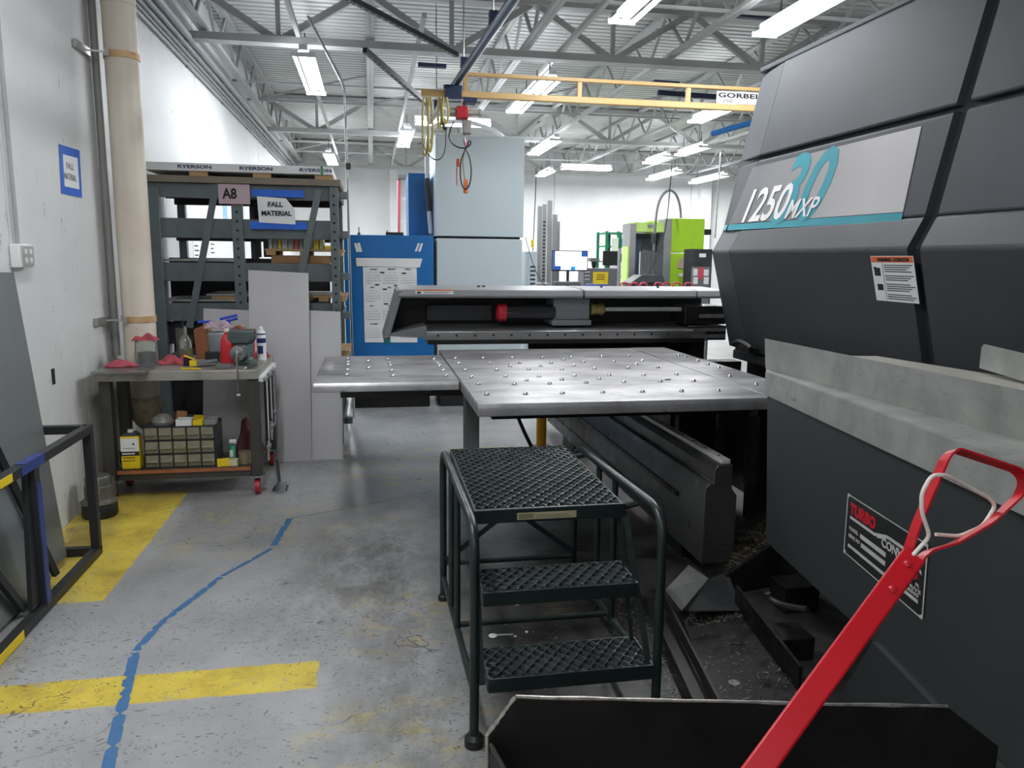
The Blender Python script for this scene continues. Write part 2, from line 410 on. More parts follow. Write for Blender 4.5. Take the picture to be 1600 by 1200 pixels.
# ---- fluorescent fixtures
M_tube = emit('lit_tube', 'F6F9FF', 22.0)
M_refl = mat('fixture_enamel', 'E2E4E6', 0.35, var=0.02)
LZ = 3.70
root = thing('fluorescent_light', None, 'ceiling light', (0, 0, LZ))
MB().prism([(-.065, -1, LZ + .055), (-.05, -1, LZ + .085), (.05, -1, LZ + .085), (.065, -1, LZ + .055), (.06, -1, LZ + .052), (.046, -1, LZ + .075), (-.046, -1, LZ + .075), (-.06, -1, LZ + .052)], (0, 2, 0)).build('reflector', M_refl, root, smooth=False)
MB().box((-.045, -1.0, LZ + .0855), (.045, 1.0, LZ + .13)).build('ballast_housing', M_refl, root, smooth=False)
for x in (-.095, 0, .095): MB().tube([(x, -.975, LZ + .028), (x, .975, LZ + .028)], .019, 10).build('tube', M_tube, root)
for s in (-1, 1): MB().box((-.125, s * .985 - .01, LZ + .01), (.125, s * .985 + .01, LZ + .055)).build('lampholder', M_refl, root, smooth=False)
for s in (-1, 1): MB().bar((0, s * .7, LZ + .13), (0, s * .7, 4.02), .012, .012).build('hanger', M_dgrey, root, smooth=False)
FIX = [(-.66, 9.75, 0, 1, 'fluorescent light above the steel rack, brightest near the left wall'),
       (-.82, 17.6, 0, 1, 'small far fluorescent light just above the right end of the rack top'),
       (2.22, 6.0, 0, 1, 'large fluorescent light at the top edge of the picture above the crane bridge'),
       (3.64, 6.1, 0, 1, 'large fluorescent light nearest the big dark punch press hood'),
       (2.12, 9.75, 0, .52, 'upper of two end-to-end fluorescent lights behind the yellow crane bridge'),
       (2.06, 10.86, 0, .52, 'lower of two end-to-end fluorescent lights behind the yellow crane bridge'),
       (.63, 14.3, 0, 1, 'fluorescent light left of the hanging yellow festoon cables'),
       (3.25, 14.75, 0, 1, 'fluorescent light right of the tall grey cabinet, seen past its top corner'),
       (4.87, 10.9, 0, .62, 'fluorescent light below the crane bridge near its white sign'),
       (6.1, 14.5, 0, .6, 'right half of the two end-to-end lights in line beyond the crane bridge sign'),
       (5.93, 15.9, 0, .6, 'left half of the two end-to-end lights in line beyond the crane bridge sign'),
       (4.95, 17.9, 90, .6, 'crosswise fluorescent light washing the far wall behind the tall sheet stack'),
       (4.25, 19.1, 0, .62, 'dim slanting light meeting the crosswise one by the far wall'),
       (7.2, 18.8, 0, 1, 'far fluorescent light over the lime green machine'),
       (1.3, 12.6, 90, .6, 'crosswise fluorescent light half hidden behind the hoist'),
       (8.6, 19.3, 0, 1, 'far fluorescent light hidden partly by the punch press hood'),
       (-.62, 2.6, 0, 1, 'unseen fluorescent light above and ahead of the camera beside the left wall'),  # from here on: out-of-frame fixtures, added for their light
       (-.62, -1.6, 0, 1, 'unseen fluorescent light behind the camera beside the left wall'),
       (6.5, 6.1, 0, 1, 'unseen fluorescent light over the far side of the punch press'),
       (9.5, 11.0, 0, 1, 'unseen fluorescent light over the right bay hidden by the press')]
la = bpy.data.lights.new('tube_glow', 'AREA'); la.shape = 'RECTANGLE'; la.size = .24; la.size_y = 1.9; la.energy = 42; la.color = (0.97, 0.985, 1.0)
for i, (x, y, a, s, lab) in enumerate(FIX):
    r = root if i == 0 else copy_tree(root)
    r.location = (x, y, LZ); r.rotation_euler = (0, 0, math.radians(a)); r.scale = (1, s, 1)
    tag(r, lab, None, 'fluorescent ceiling lights')
    lo = bpy.data.objects.new('tube_glow', la if s == 1 else la.copy()); COL.objects.link(lo)
    if s != 1: lo.data.energy *= s; lo.data.size_y *= s
    if y > 17: lo.data = lo.data.copy(); lo.data.energy *= 2.2
    lo.location = (x, y, LZ + .005); lo.rotation_euler = (0, 0, math.radians(a))
# root's children were built around x=0,y=0,z=LZ: re-seat the inverse so the root's own location places them
for o in bpy.data.objects:
    if o.parent and o.parent.name.startswith('fluorescent_light'): o.matrix_parent_inverse = Matrix.Translation((0, 0, -LZ))
# strut channels carrying the light rows
for x, a, b, lab in ((-.72, YN + .2, 20.4, 'long pale strut channel carrying the lights along the left aisle'), (.55, 8, 20.4, 'pale strut channel above the festoon cables'), (2.15, YN + .2, 12.5, 'pale strut channel above the crane bridge')):
    tag(MB().bar((x, a, 3.975), (x, b, 3.975), .045, .05).build('strut_channel', M_roof, smooth=False), lab, 'strut', 'strut channels carrying the lights')
w = bpy.data.worlds.new('world'); S.world = w; w.use_nodes = True
w.node_tree.nodes['Background'].inputs[0].default_value = (0.5, 0.52, 0.55, 1); w.node_tree.nodes['Background'].inputs[1].default_value = 0.15
# ================================================================ PUNCH PRESS HOOD
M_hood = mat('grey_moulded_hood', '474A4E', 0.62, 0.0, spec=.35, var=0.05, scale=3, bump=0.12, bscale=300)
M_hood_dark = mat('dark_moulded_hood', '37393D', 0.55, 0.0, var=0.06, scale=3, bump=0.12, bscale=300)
M_groove = mat('hood_groove', '2C2E31', 0.6, var=0.1)
press = thing('punch_press', 'huge dark grey punch press hood with a teal stripe and a silver band', 'punch press', (3.4, 4.5, 0))
# outer profile of the hood in X, Z (left side), top to bottom
PR = {'t': (2.92, 3.06), 'g': (2.765, 2.385), 'u': (2.655, 1.875), 'f': (2.575, 1.72), 'b': (2.765, .98)}
def lerp2(a, b, t): return (a[0] + (b[0] - a[0]) * t, a[1] + (b[1] - a[1]) * t)
def panel(name, prof, y0, y1, m, depth=.12, chamfer=0.0, bevel=0.015):
    """a thick shell panel: profile points swept along Y; chamfer pulls the far end in"""
    inn = [(x + depth, z) for x, z in prof]
    near = [(x, y0, z) for x, z in prof] + [(x, y0, z) for x, z in inn[::-1]]
    far = [(x + chamfer, y1, z) for x, z in prof] + [(x + chamfer, y1, z) for x, z in inn[::-1]]
    mb = MB(); n = len(prof)
    N = len(near)
    mb.add(near + far, [(i, (i + 1) % N, N + (i + 1) % N, N + i) for i in range(N)])
    mb.add(near, [(i, i + 1, N - 2 - i, N - 1 - i) for i in range(n - 1)])
    mb.add(far, [(N - 1 - i, N - 2 - i, i + 1, i) for i in range(n - 1)])
    return mb.build(name, m, press, bevel=bevel, segs=3, smooth=True, angle=25)
gu = lerp2(PR['g'], PR['t'], .022); gl = lerp2(PR['g'], PR['u'], .03)
YS, YE, YC = 3.38, 5.35, 5.75      # seam, end of the flat side, far end of the hood
for y0, y1, ch in ((1.9, YS - .045, 0), (YS + .045, YE, 0), (YE + .004, YC, .05)):
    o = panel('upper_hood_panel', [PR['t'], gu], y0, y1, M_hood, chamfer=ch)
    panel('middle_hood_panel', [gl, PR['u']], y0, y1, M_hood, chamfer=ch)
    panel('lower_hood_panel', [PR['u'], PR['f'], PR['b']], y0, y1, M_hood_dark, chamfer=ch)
# dark grooves behind the joints
mb = MB()
for y0, y1 in ((1.9, 5.72),):
    mb.prism([(PR['t'][0] + .045, y0, 3.05), (PR['g'][0] + .045, y0, 2.385), (PR['u'][0] + .045, y0, 1.875), (PR['f'][0] + .045, y0, 1.72), (PR['b'][0] + .045, y0, .99),
              (5.2, y0, .99), (5.2, y0, 3.05)], (0, y1 - y0, 0))
mb.build('hood_core', M_groove, press, smooth=False)
MB().box((2.93, 1.9, 3.062), (5.3, 5.74, 3.10)).build('hood_roof', M_hood, press, bevel=.01)
# lower lip and toe block under the hood
lip = MB(); lip.prism([(2.78, 1.9, .90), (2.78, 5.62, .90), (2.78, 5.62, .97), (2.78, 1.9, .97)], (.3, 0, 0)); lip.build('hood_lip', M_hood_dark, press, bevel=.01)
mb = MB(); mb.box((3.0, 4.9, .945), (4.6, 5.7, 1.0)); mb.build('turret_edge', M_dgrey, press)
# small black latch near the bottom far corner
q = aty(1155, 532, 5.2); mb = MB(); mb.tube(arc((2.66, 5.38, 1.035), (2.64, 5.25, 1.10), (2.66, 5.1, 1.035)), .018, 8); mb.box((2.66, 5.12, 1.0), (2.73, 5.34, 1.035)); mb.build('latch_handle', M_black, press)
# machine body below and behind: black base
mb = MB(); mb.box((2.95, 2.4, 0), (5.2, 5.7, .9)); mb.build('machine_base', M_blackm, press, smooth=False)
mb = MB(); mb.box((2.36, 4.35, .0), (2.44, 4.5, .86)).box((2.2, 5.7, 0), (2.9, 5.85, .86)).box((2.62, 3.9, .0), (2.9, 5.38, .6)).box((2.2, 5.4, 0), (2.94, 5.69, .75)).build('base_bracket', M_blackm, press, smooth=False)
# decals on the middle panel
p0 = V((PR['g'][0], 0, PR['g'][1])); upv = V((PR['g'][0] - PR['u'][0], 0, PR['g'][1] - PR['u'][1])).normalized(); nv = V((-upv.z, 0, upv.x))
def hp(px, py, o=.002): return atp(px, py, p0 + nv * o, nv)
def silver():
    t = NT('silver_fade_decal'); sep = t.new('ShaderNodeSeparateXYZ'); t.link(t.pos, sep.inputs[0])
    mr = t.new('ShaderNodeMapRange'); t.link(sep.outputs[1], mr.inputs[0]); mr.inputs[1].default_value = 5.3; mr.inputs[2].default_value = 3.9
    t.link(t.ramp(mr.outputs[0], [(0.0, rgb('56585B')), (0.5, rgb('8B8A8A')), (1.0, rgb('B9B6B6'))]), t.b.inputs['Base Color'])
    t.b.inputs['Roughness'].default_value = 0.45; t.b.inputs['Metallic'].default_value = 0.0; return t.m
M_teal = mat('teal_decal', '0C8C9C', 0.5, var=0.03); M_dw = mat('white_decal', 'E4E2E2', 0.5, var=0.02)
def decal(quad, m, name):
    return MB().prism([hp(*p) for p in quad], nv * .001).build(name, m, press, smooth=False)
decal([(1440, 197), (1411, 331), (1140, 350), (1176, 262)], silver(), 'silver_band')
decal([(1411, 332), (1408, 346), (1136, 360), (1140, 351)], M_teal, 'teal_stripe')
MB().prism([hp(1138, 352, -.001) + V((.0, .01, 0)), hp(1134, 360, -.001) + V((.0, .01, 0)), V((PR['u'][0] + .047, YC - .02, 1.885)), V((PR['u'][0] + .055, YC - .02, 1.93))], nv * .001).build('teal_stripe', M_teal, press, smooth=False)
R_ = V((0, -1, 0))
def htext(body, px, py, pw, ph, m, shear, bold, off, name, sp=1.0):
    """baseline-left pixel, far-right pixel sets width, pixel above sets height"""
    o = hp(px, py, off); wv = abs(hp(*pw, off).y - o.y); hv = (hp(*ph, off) - o).dot(upv)
    size = hv / .72
    t = text(body, o, R_, upv, size, m, press, name, 1.0, shear, bold=bold, spacing=sp)
    t.scale[0] = wv / max(wid(t), .01); return t
htext('30', 1200, 347, (1309, 240), (1206, 250), M_teal, .32, .014, .004, 'large_number')
htext('1250', 1153, 347, (1234, 290), (1156, 299), M_dw, .32, .006, .006, 'model_number')
htext('MXP', 1224, 341, (1280, 312), (1226, 313), M_dw, .32, .0022, .0075, 'model_letters')
M_greyprint = mat('small_print', '4A4A4A', .7)
# warning label on the lower panel
q0 = V((PR['f'][0], 0, PR['f'][1])); up2 = V((PR['f'][0] - PR['b'][0], 0, PR['f'][1] - PR['b'][1])).normalized(); n2 = V((-up2.z, 0, up2.x))
def lp(px, py, o=.002): return atp(px, py, q0 + n2 * o, n2)
M_orange = mat('orange_label', 'D8703A', 0.5, var=0.03)
A = lp(1360, 400); Bp = lp(1427, 401); wl = abs(A.y - Bp.y); hl = (A - lp(1369, 469)).dot(up2)
def lq(u0, v0, u1, v1, o): # label rectangle in fractions (u right, v down)
    f = lambda u, v: A + R_ * (wl * u) - up2 * (hl * v) + n2 * o
    return [f(u0, v0), f(u1, v0), f(u1, v1), f(u0, v1)]
lab = MB().prism(lq(0, 0, 1, 1, 0), n2 * .0008).build('warning_label', M_paper, press, smooth=False)
lab['label'] = 'white warning label with an orange header'
MB().prism(lq(.01, .01, .99, .14, .001), n2 * .0004).build('label_header', M_orange, lab, smooth=False)
text('WARNING / ATENCION', lq(.16, .115, .2, .2, .0018)[0], R_, up2, hl * .10, M_ink, lab, xs=.95, bold=.0015)
body = ['Keep all fingers clear of this area during', 'operation. Do not reach past the guards.', '', 'Turn off and lock out power before service.', 'Wear eye protection at all times when the', 'machine is running.', '------------------------------', 'Mantenga los dedos fuera de esta zona durante', 'la operacion. No pase las guardas.', '', 'Apague y bloquee la energia antes de dar', 'servicio. Use siempre proteccion para los', 'ojos cuando la maquina este en marcha.']
mb = MB()
for i in range(17):
    if i in (4, 8, 13): continue
    v = .19 + i * .046; mb.prism(lq(.30, v, .96 - .07 * (i * 7 % 5) / 2, v + .022, .001), n2 * .0004)
mb.build('fine_print', M_greyprint, lab, smooth=False)
mb = MB().prism(lq(.26, .15, .27, .98, .001), n2 * .0004).prism(lq(.04, .24, .11, .27, .001), n2 * .0004).prism(lq(.05, .26, .20, .44, .001), n2 * .0004).prism(lq(.08, .62, .22, .76, .001), n2 * .0004)
mb.build('warning_symbol', M_ink, lab, smooth=False)
# ================================================================ PRESS TABLES
def table_mat():
    t = NT('worn_steel_tabletop')
    a = t.noise(2.2, 5, 0.65, stretch=(1, 2, 1)); b = t.noise(1.1, 3)
    c = t.ramp(a, [(0.3, rgb('858486')), (0.5, rgb('A3A2A3')), (0.75, rgb('C2C1C2'))])
    sp = t.math('MULTIPLY', t.ramp(t.noise(14, 4, 0.7, stretch=(.6, 2, 1)), [(0.62, 0.0), (0.70, 0.7)]), t.ramp(b, [(0.45, 0.0), (0.55, 1.0)]))
    c = t.mix(sp, c, rgb('4A4746'))
    t.link(c, t.b.inputs['Base Color']); t.b.inputs['Metallic'].default_value = 0.8
    t.link(t.ramp(t.noise(3, 5, 0.7), [(0.3, 0.36), (0.7, 0.52)]), t.b.inputs['Roughness']); return t.m
M_table = table_mat(); M_ball = mat('bright_ball', 'E6E6E6', 0.15, 1.0, var=0.03); M_cup = mat('ball_cup', '8C8A86', 0.4, 0.9)
TZ = .95
def ball(x, y, root):
    c = MB().lathe([(.0165, -.002), (.0165, .002), (.012, .004), (.0, .004)], (x, y, TZ), 14).build('ball_transfer', M_cup, root)
    MB().ball((x, y, TZ + .003), .0125, 12, 8).build('ball', M_ball, c)
def slab(root, name, x0, x1, y0, y1, th, m=None):
    """plate with a rolled front edge and folded sides"""
    prof = [(y0 + .03, TZ), (y0 + .012, TZ - .004), (y0 + .003, TZ - .014), (y0, TZ - .028), (y0, TZ - th), (y0 + .01, TZ - th), (y0 + .012, TZ - .04), (y0 + .03, TZ - .014), (y1, TZ - .014), (y1, TZ)]
    mb = MB().prism([(x0, a, b) for a, b in prof], (x1 - x0, 0, 0))
    mb.box((x0, y0 + .012, TZ - th), (x0 + .012, y1, TZ - .0145)).box((x1 - .012, y0 + .012, TZ - th), (x1, y1, TZ - .0145))
    return mb.build(name, m or M_table, root, bevel=.003)
t1 = thing('press_table', 'large flat steel press table studded with bright ball transfers', 'press table', (1.2, 4.8, 0))
slab(t1, 'tabletop', .50, 2.045, 3.665, 5.93, .065)
for px, py in [(711, 561), (754, 561), (800, 560), (847, 560), (892, 559), (940, 558), (982, 557), (1003, 565),
               (717, 569), (765, 569), (812, 568), (861, 568), (911, 567), (959, 566), (880, 563), (797, 573), (845, 573),
               (727, 579), (776, 579), (826, 578), (878, 578), (929, 577), (981, 576), (994, 570), (1028, 575), (896, 572),
               (737, 590), (790, 589), (842, 589), (898, 588), (952, 587), (1006, 587), (1057, 586),
               (748, 601), (804, 601), (859, 600), (916, 599), (975, 598), (1032, 597), (823, 595), (878, 594), (936, 593), (1084, 596),
               (761, 617), (821, 616), (879, 615), (942, 614), (1004, 613), (1065, 612), (1122, 611)]:
    p = atz(px, py, TZ)
    if .52 < p.x < 2.02 and 3.70 < p.y < 5.9: ball(p.x, p.y, t1)
MB().prism([(p.x, p.y, TZ + .0003) for p in [atz(1040, 592, TZ), atz(1049, 592, TZ), atz(1047, 594.5, TZ), atz(1038, 594.5, TZ)]], (0, 0, .0004)).build('slot', M_ink, t1, smooth=False)
mb = MB().box((.62, 4.0, .80), (1.95, 4.08, .883)).box((.62, 5.3, .80), (1.95, 5.38, .883)); mb.build('table_frame', M_blackm, t1, smooth=False)
for x, y in ((1.0, 5.5), (1.36, 5.6)):
    pass
MB().box((1.99, 4.15, 0.0), (2.03, 4.19, .884)).build('table_post', M_blackm, t1, smooth=False)
t2 = thing('press_table', 'narrow steel side table running along the foot of the punch press hood', 'press table', (2.2, 4.8, 0))
slab(t2, 'tabletop', 2.055, 2.345, 3.60, 5.96, .065)
for px, py in [(1060, 556), (1071, 559), (1090, 565), (1106, 570), (1123, 575), (1140, 589), (1181, 602)]:
    p = atz(px, py, TZ)
    if 2.07 < p.x < 2.33 and p.y > 3.63: ball(p.x, p.y, t2)
mb = MB().box((2.1, 3.9, .8), (2.16, 5.8, .884)).box((2.1, 5.0, 0), (2.17, 5.07, .8)); mb.build('table_frame', M_blackm, t2, smooth=False)
t3 = thing('press_table', 'small flat steel extension table sticking out past the left of the big press table', 'press table', (.1, 5, 0))
slab(t3, 'tabletop', -.335, .488, 4.40, 5.60, .055)
for px, py in [(544, 561), (544, 567), (544, 571), (543, 579), (542, 587), (575, 565), (576, 576), (606, 562), (609, 568), (610, 572), (612, 580), (614, 588), (678, 562), (683, 569), (686, 573), (692, 580), (697, 588)]:
    p = atz(px, py, TZ)
    if p.y < 5.58: ball(p.x, p.y, t3)
MB().box((-.20, 4.75, .80), (.66, 4.85, .872)).build('support_beam', M_black, t3, bevel=.004)
MB().box((-.24, 4.76, .872), (-.05, 4.84, .894)).box((.0, 4.78, .872), (.03, 4.83, .894)).build('bracket', M_dgrey, t3, smooth=False)
MB().box((.565, 4.74, 0), (.655, 4.86, .799)).build('leg', mat('leg_grey_paint', '707374', 0.5, var=.05), t3, bevel=.006)
# black cable drooping behind the table
tag(MB().tube(arc((.93, 5.2, .80), (.95, 5.15, .50), (1.28, 4.98, .014), 10), .013, 8).build('power_cable', M_black), 'thick black cable hanging from under the press table to the floor', 'cable')
# yellow post
yp = thing('bollard_post', 'yellow steel post standing on the floor under the press table', 'post', (1.45, 6.5, 0))
MB().lathe([(.045, .01), (.045, .85)], (1.45, 6.5, 0), 18).build('post', mat('safety_yellow_paint', 'E0A410', 0.5, var=.12, scale=5), yp)
MB().box((1.36, 6.41, 0), (1.54, 6.59, .012)).build('base_plate', M_dgrey, yp)
# ================================================================ Y RAIL BEAM UNDER THE TABLE
bm_ = thing('machine_beam', 'long dark steel rail beam running under the press table toward the tall press', 'machine beam', (1.8, 5, 0))
M_beam = mat('dark_beam_steel', '4A4A49', 0.36, 0.55, var=0.22, scale=4, rvar=.12, stretch=(1, .3, 1), bump=.04)
prof = [(1.655, .10), (1.655, .50), (1.675, .53), (1.70, .53), (1.70, .60), (1.72, .625), (1.80, .625), (1.80, .50), (1.83, .46), (1.83, .16), (1.80, .10)]
MB().prism([(x, 3.56, z) for x, z in prof], (0, 3.6, 0)).build('beam_body', M_beam, bm_, bevel=.004)
MB().box((1.655 - .012, 3.9, .36), (1.655, 7.1, .385)).box((1.645, 4.6, .20), (1.655, 7.1, .212)).build('side_strip', M_blackm, bm_, smooth=False)
rl = MB().box((1.74, 3.57, .626), (1.79, 7.1, .65)).build('guide_rail', mat('bright_guide', 'D0D0CE', .3, .35, var=.04), bm_, bevel=.003)
for i in range(10): MB().lathe([(.009, 0), (.009, .0012)], (1.765, 3.66 + i * .16, .6502), 10).build('bolt_hole', M_ink, rl)
MB().box((1.67, 6.2, 0), (1.81, 6.6, .099)).box((1.69, 3.9, 0), (1.79, 4.2, .099)).build('beam_foot', M_blackm, bm_, smooth=False)
# ================================================================ X CARRIAGE
cg = thing('carriage', 'low dark machine carriage with a red-capped motor spanning behind the press table', 'machine carriage', (1.5, 6.1, 0))
M_cov = mat('carriage_cover_paint', '77797B', 0.45, var=.06, scale=4)
for x0, x1 in ((.20, 1.66), (1.675, 2.62), (2.635, 2.9)):
    MB().prism([(x0, 5.99, 1.36), (x0, 6.0, 1.345), (x0, 6.02, 1.345), (x0, 6.02, 1.36), (x0, 6.55, 1.40), (x0, 6.55, 1.424), (x0, 6.12, 1.416), (x0, 6.01, 1.408)], (x1 - x0, 0, 0)).build('top_cover', M_cov, cg, bevel=.006)
# flared left end
MB().hexa([(.19, 6.0, 1.405), (.24, 6.0, 1.405), (.24, 6.55, 1.41), (.19, 6.55, 1.41)][::-1], [(.075, 6.0, 1.03), (.125, 6.0, 1.03), (.125, 6.5, 1.03), (.075, 6.5, 1.03)][::-1]).build('end_cover', M_cov, cg, bevel=.008)
MB().box((.085, 5.995, .99), (.135, 6.2, 1.029)).build('rubber_bumper', mat('teal_rubber', '0F6C74', .6), cg, bevel=.004)
MB().prism([(.20, 6.48, 1.39), (.13, 6.48, 1.06), (.46, 6.48, 1.10), (2.88, 6.48, 1.10), (2.88, 6.48, 1.39)], (0, .02, 0)).build('back_plate', mat('carriage_back', '141518', .5, var=.1), cg, smooth=False)
MB().box((.44, 6.36, 1.14), (.98, 6.475, 1.27)).build('valve_box', M_dgrey, cg, bevel=.004)
MB().prism([(.13, 6.02, 1.07), (.41, 6.02, 1.13), (.44, 6.02, 1.03), (.13, 6.02, 1.05)], (0, .4, 0)).build('end_gusset', M_grey, cg, smooth=False)
MB().box((.46, 6.3, 1.32), (.62, 6.42, 1.34)).box((.50, 6.33, 1.34), (.58, 6.4, 1.385)).build('hanger_bracket', M_dgrey, cg, smooth=False)
rail = MB().prism([(.41, 5.98, 1.03), (.41, 5.98, 1.085), (.41, 6.01, 1.10), (.41, 6.4, 1.12), (.41, 6.4, .99), (.44, 6.0, .99)], (2.3, 0, 0)).build('lower_rail', mat('ground_rail', '9A9A9A', .3, .85, var=.04), cg, bevel=.003)
MB().box((.42, 5.985, .985), (2.70, 6.38, 1.0285)).build('rail_base', M_blackm, cg, smooth=False)
for i in range(14): MB().lathe([(.010, 0), (.010, .003)], (.50 + i * .145, 5.9795, 1.055), 12, (0, 1, 0)).build('bolt', M_ink, rail)
mo = MB().lathe([(.058, .0), (.062, .07), (.062, .40)], (1.055, 6.12, 1.225), 8, (1, 0, 0)).build('motor', mat('glossy_black_motor', '242528', .25), cg, bevel=.004)
MB().lathe([(.05, -.02), (.072, -.005), (.074, .055), (.06, .06)], (1.0, 6.12, 1.225), 8, (1, 0, 0)).build('motor_cap', M_red, mo, bevel=.004, label=None) if False else MB().lathe([(.05, -.02), (.072, -.005), (.074, .055), (.06, .06)], (1.0, 6.12, 1.225), 8, (1, 0, 0)).build('motor_cap', M_red, mo, bevel=.004)
hb = MB().box((1.425, 6.05, 1.122), (1.75, 6.4, 1.165)).box((1.44, 6.08, 1.165), (1.74, 6.36, 1.34)).build('gearbox', M_grey, cg, bevel=.005)
MB().lathe([(.05, 0), (.05, .03), (.044, .035), (.044, .075), (.05, .08), (.05, .11)], (1.755, 6.12, 1.25), 16, (1, 0, 0)).build('coupling', mat('brass_coupling', 'A08F5C', .35, .8), cg)
sc_ = MB()
path = []; rr = []
for i in range(181):
    path.append((1.88 + i * .0037, 6.12, 1.25)); rr.append(.019 if i % 3 else .0125)
sc_.tube(path, rr, 10).build('ball_screw', mat('ball_screw_steel', 'C4C4C4', .35, .4), cg, smooth=False)
MB().box((2.54, 6.02, 1.13), (2.9, 6.35, 1.28)).box((2.56, 6.0, 1.0), (2.9, 6.3, 1.12)).build('sliding_block', M_blackm, cg, bevel=.006)
MB().box((2.66, 5.995, 1.185), (2.88, 6.019, 1.215)).box((2.6, 5.975, 1.02), (2.88, 5.999, 1.05)).box((2.6, 5.975, 1.075), (2.88, 5.999, 1.10)).build('wiper_strip', M_steel, cg, smooth=False)
wl_ = MB().box((.33, 5.985, 1.375), (.62, 5.9885, 1.41)).build('warning_label', M_paper, cg, smooth=False)
MB().box((.33, 5.984, 1.4), (.62, 5.9845, 1.41)).build('label_header', M_orange, wl_, smooth=False)
text('WARNING / ATENCION', (.39, 5.9838, 1.402), (1, 0, 0), (0, 0, 1), .008, M_ink, wl_)
MB().box((.39, 5.984, 1.390), (.60, 5.9845, 1.393)).box((.39, 5.984, 1.382), (.58, 5.9845, 1.385)).box((.34, 5.984, 1.378), (.37, 5.9845, 1.395)).build('fine_print', M_greyprint, wl_, smooth=False)
for px in (783, 690 + 0): pass
MB().box((1.30, 6.385, .60), (2.88, 6.41, .984)).build('lower_skirt', M_blackm, cg, smooth=False)
mb = MB()
for x in (.86, .9, 1.9, 2.4): mb.lathe([(.012, 0), (.012, .015)], (x, 6.3, 1.418), 8)
mb.build('cover_bolts', M_dgrey, cg)
for x in (.7, 2.72): MB().box((x - .06, 6.15, 0), (x + .06, 6.33, .984)).build('leg', M_blackm, cg, smooth=False) if x > 2 else None
# ================================================================ STEP STOOL
M_green = mat('dark_green_enamel', '1B2626', 0.38, 0.1, var=0.15, scale=7, rvar=.1)
M_grate = mat('worn_grating', '565E5F', 0.36, 0.5, var=0.2, scale=9, rvar=.1)
st = thing('step_stool', 'dark green two-step steel platform ladder with serrated open grating treads', 'step ladder', (.62, 3.0, 0))
def grating(name, x0, x1, y0, y1, z, root):
    mb = MB(); pitch = .0235; a = pitch / 2 - .0012; per = .062; n = int((x1 - x0) / pitch); h = .014
    k = max(4, int((y1 - y0) / per * 6))
    for i in range(n):
        xc = x0 + pitch * (i + .5) + ((x1 - x0) - n * pitch) / 2; ph = math.pi * (i % 2)
        vs = []; fs = []
        for j in range(k + 1):
            y = y0 + (y1 - y0) * j / k; s = math.sin(2 * math.pi * (y - y0) / per + ph)
            s = max(-1, min(1, s * 1.35)); x = xc + a * s; top = z + (.004 if j % 3 == 0 else 0)
            for dx, zz in ((-.0022, z - h), (.0022, z - h), (.0022, top), (-.0022, top)): vs.append((x + dx, y, zz))
        for j in range(k):
            b = j * 4
            for q in range(4): fs.append((b + q, b + (q + 1) % 4, b + 4 + (q + 1) % 4, b + 4 + q))
        mb.add(vs, fs)
    mb.box((x0 - .004, y0 - .004, z - .045), (x1 + .004, y0, z)).box((x0 - .004, y1, z - .045), (x1 + .004, y1 + .004, z))
    mb.box((x0 - .004, y0, z - .045), (x0, y1, z)).box((x1, y0, z - .045), (x1 + .004, y1, z))
    return mb.build(name, M_grate, root, smooth=False)
XA, XB = .352, .898
grating('platform', XA, XB, 2.635, 3.53, .762, st)
apr = MB().box((XA - .01, 2.618, .712), (XB + .01, 2.63, .764)).build('platform_apron', M_green, st, bevel=.003)
MB().box((.50, 2.6165, .722), (.72, 2.6175, .748)).build('instruction_plate', mat('yellowed_label', 'A49C7C', .6), apr, smooth=False)
mb = MB().box((.505, 2.6155, .726), (.56, 2.6163, .744)).box((.57, 2.6155, .728), (.70, 2.6163, .731)).box((.57, 2.6155, .735), (.69, 2.6163, .738)); mb.build('label_print', mat('tan_print', '7E7860', .7), apr, smooth=False)
grating('tread', XA + .01, XB + .02, 2.50, 2.70, .508, st); grating('tread', XA + .01, XB + .045, 2.38, 2.585, .254, st)
for y, z, x1 in ((2.494, .508, XB + .02), (2.374, .254, XB + .045)): MB().box((XA + .01, y - .004, z - .05), (x1, y + .001, z + .002)).build('tread_nosing', M_green, st, bevel=.002)
XL_, XR_ = .318, .968
for x in (XL_, XR_):
    path = rounded([(x, 2.40, .0), (x, 2.40, .80 if x > .5 else .775), (x, 3.56, .755), (x, 3.56, 0.0)], .12, 8)
    MB().tube(path, .0165, 12).build('side_rail', M_green, st)
    MB().tube([(x, 2.415, .19), (x, 3.545, .12)], .013, 10).build('lower_rail', M_green, st)
    for y in (3.16, 2.93): MB().tube([(x, y, .16 if y > 3 else .165), (x, y, .765)], .013, 10).build('upright', M_green, st)
    MB().lathe([(.019, 0), (.034, .0), (.034, .03), (.022, .045)], (x, 2.40, 0.0), 16).build('rubber_foot', M_black, st)
    sx = XA - .008 if x < .5 else XB + .012
    MB().bar((sx, 2.63, .73), (sx + (.03 if x > .5 else 0), 2.40, .22), .006, .022, (1, 0, 0)).build('stringer', M_green, st)
    MB().bar((sx, 2.72, .72), (sx + (.02 if x > .5 else 0), 2.56, .25), .006, .014, (1, 0, 0)).build('rear_stringer', M_green, st)
    MB().lathe([(.026, 0), (.026, .022), (.02, .03)], (x, 3.56, 0), 14).build('rubber_foot', M_black, st)
for z, y in ((.20, 3.53), (.16, 2.97)): MB().tube([(XL_ + .015, y, z), (XR_ - .015, y, z)], .012, 10).build('cross_rail', M_green, st)
MB().bar((XL_ + .01, 3.535, .70), (XR_ - .01, 3.535, .22), .025, .005, (0, 1, 0)).build('cross_brace', M_green, st)
MB().bar((XL_ + .01, 3.515, .22), (XR_ - .01, 3.515, .70), .025, .005, (0, 1, 0)).build('cross_brace', M_green, st)
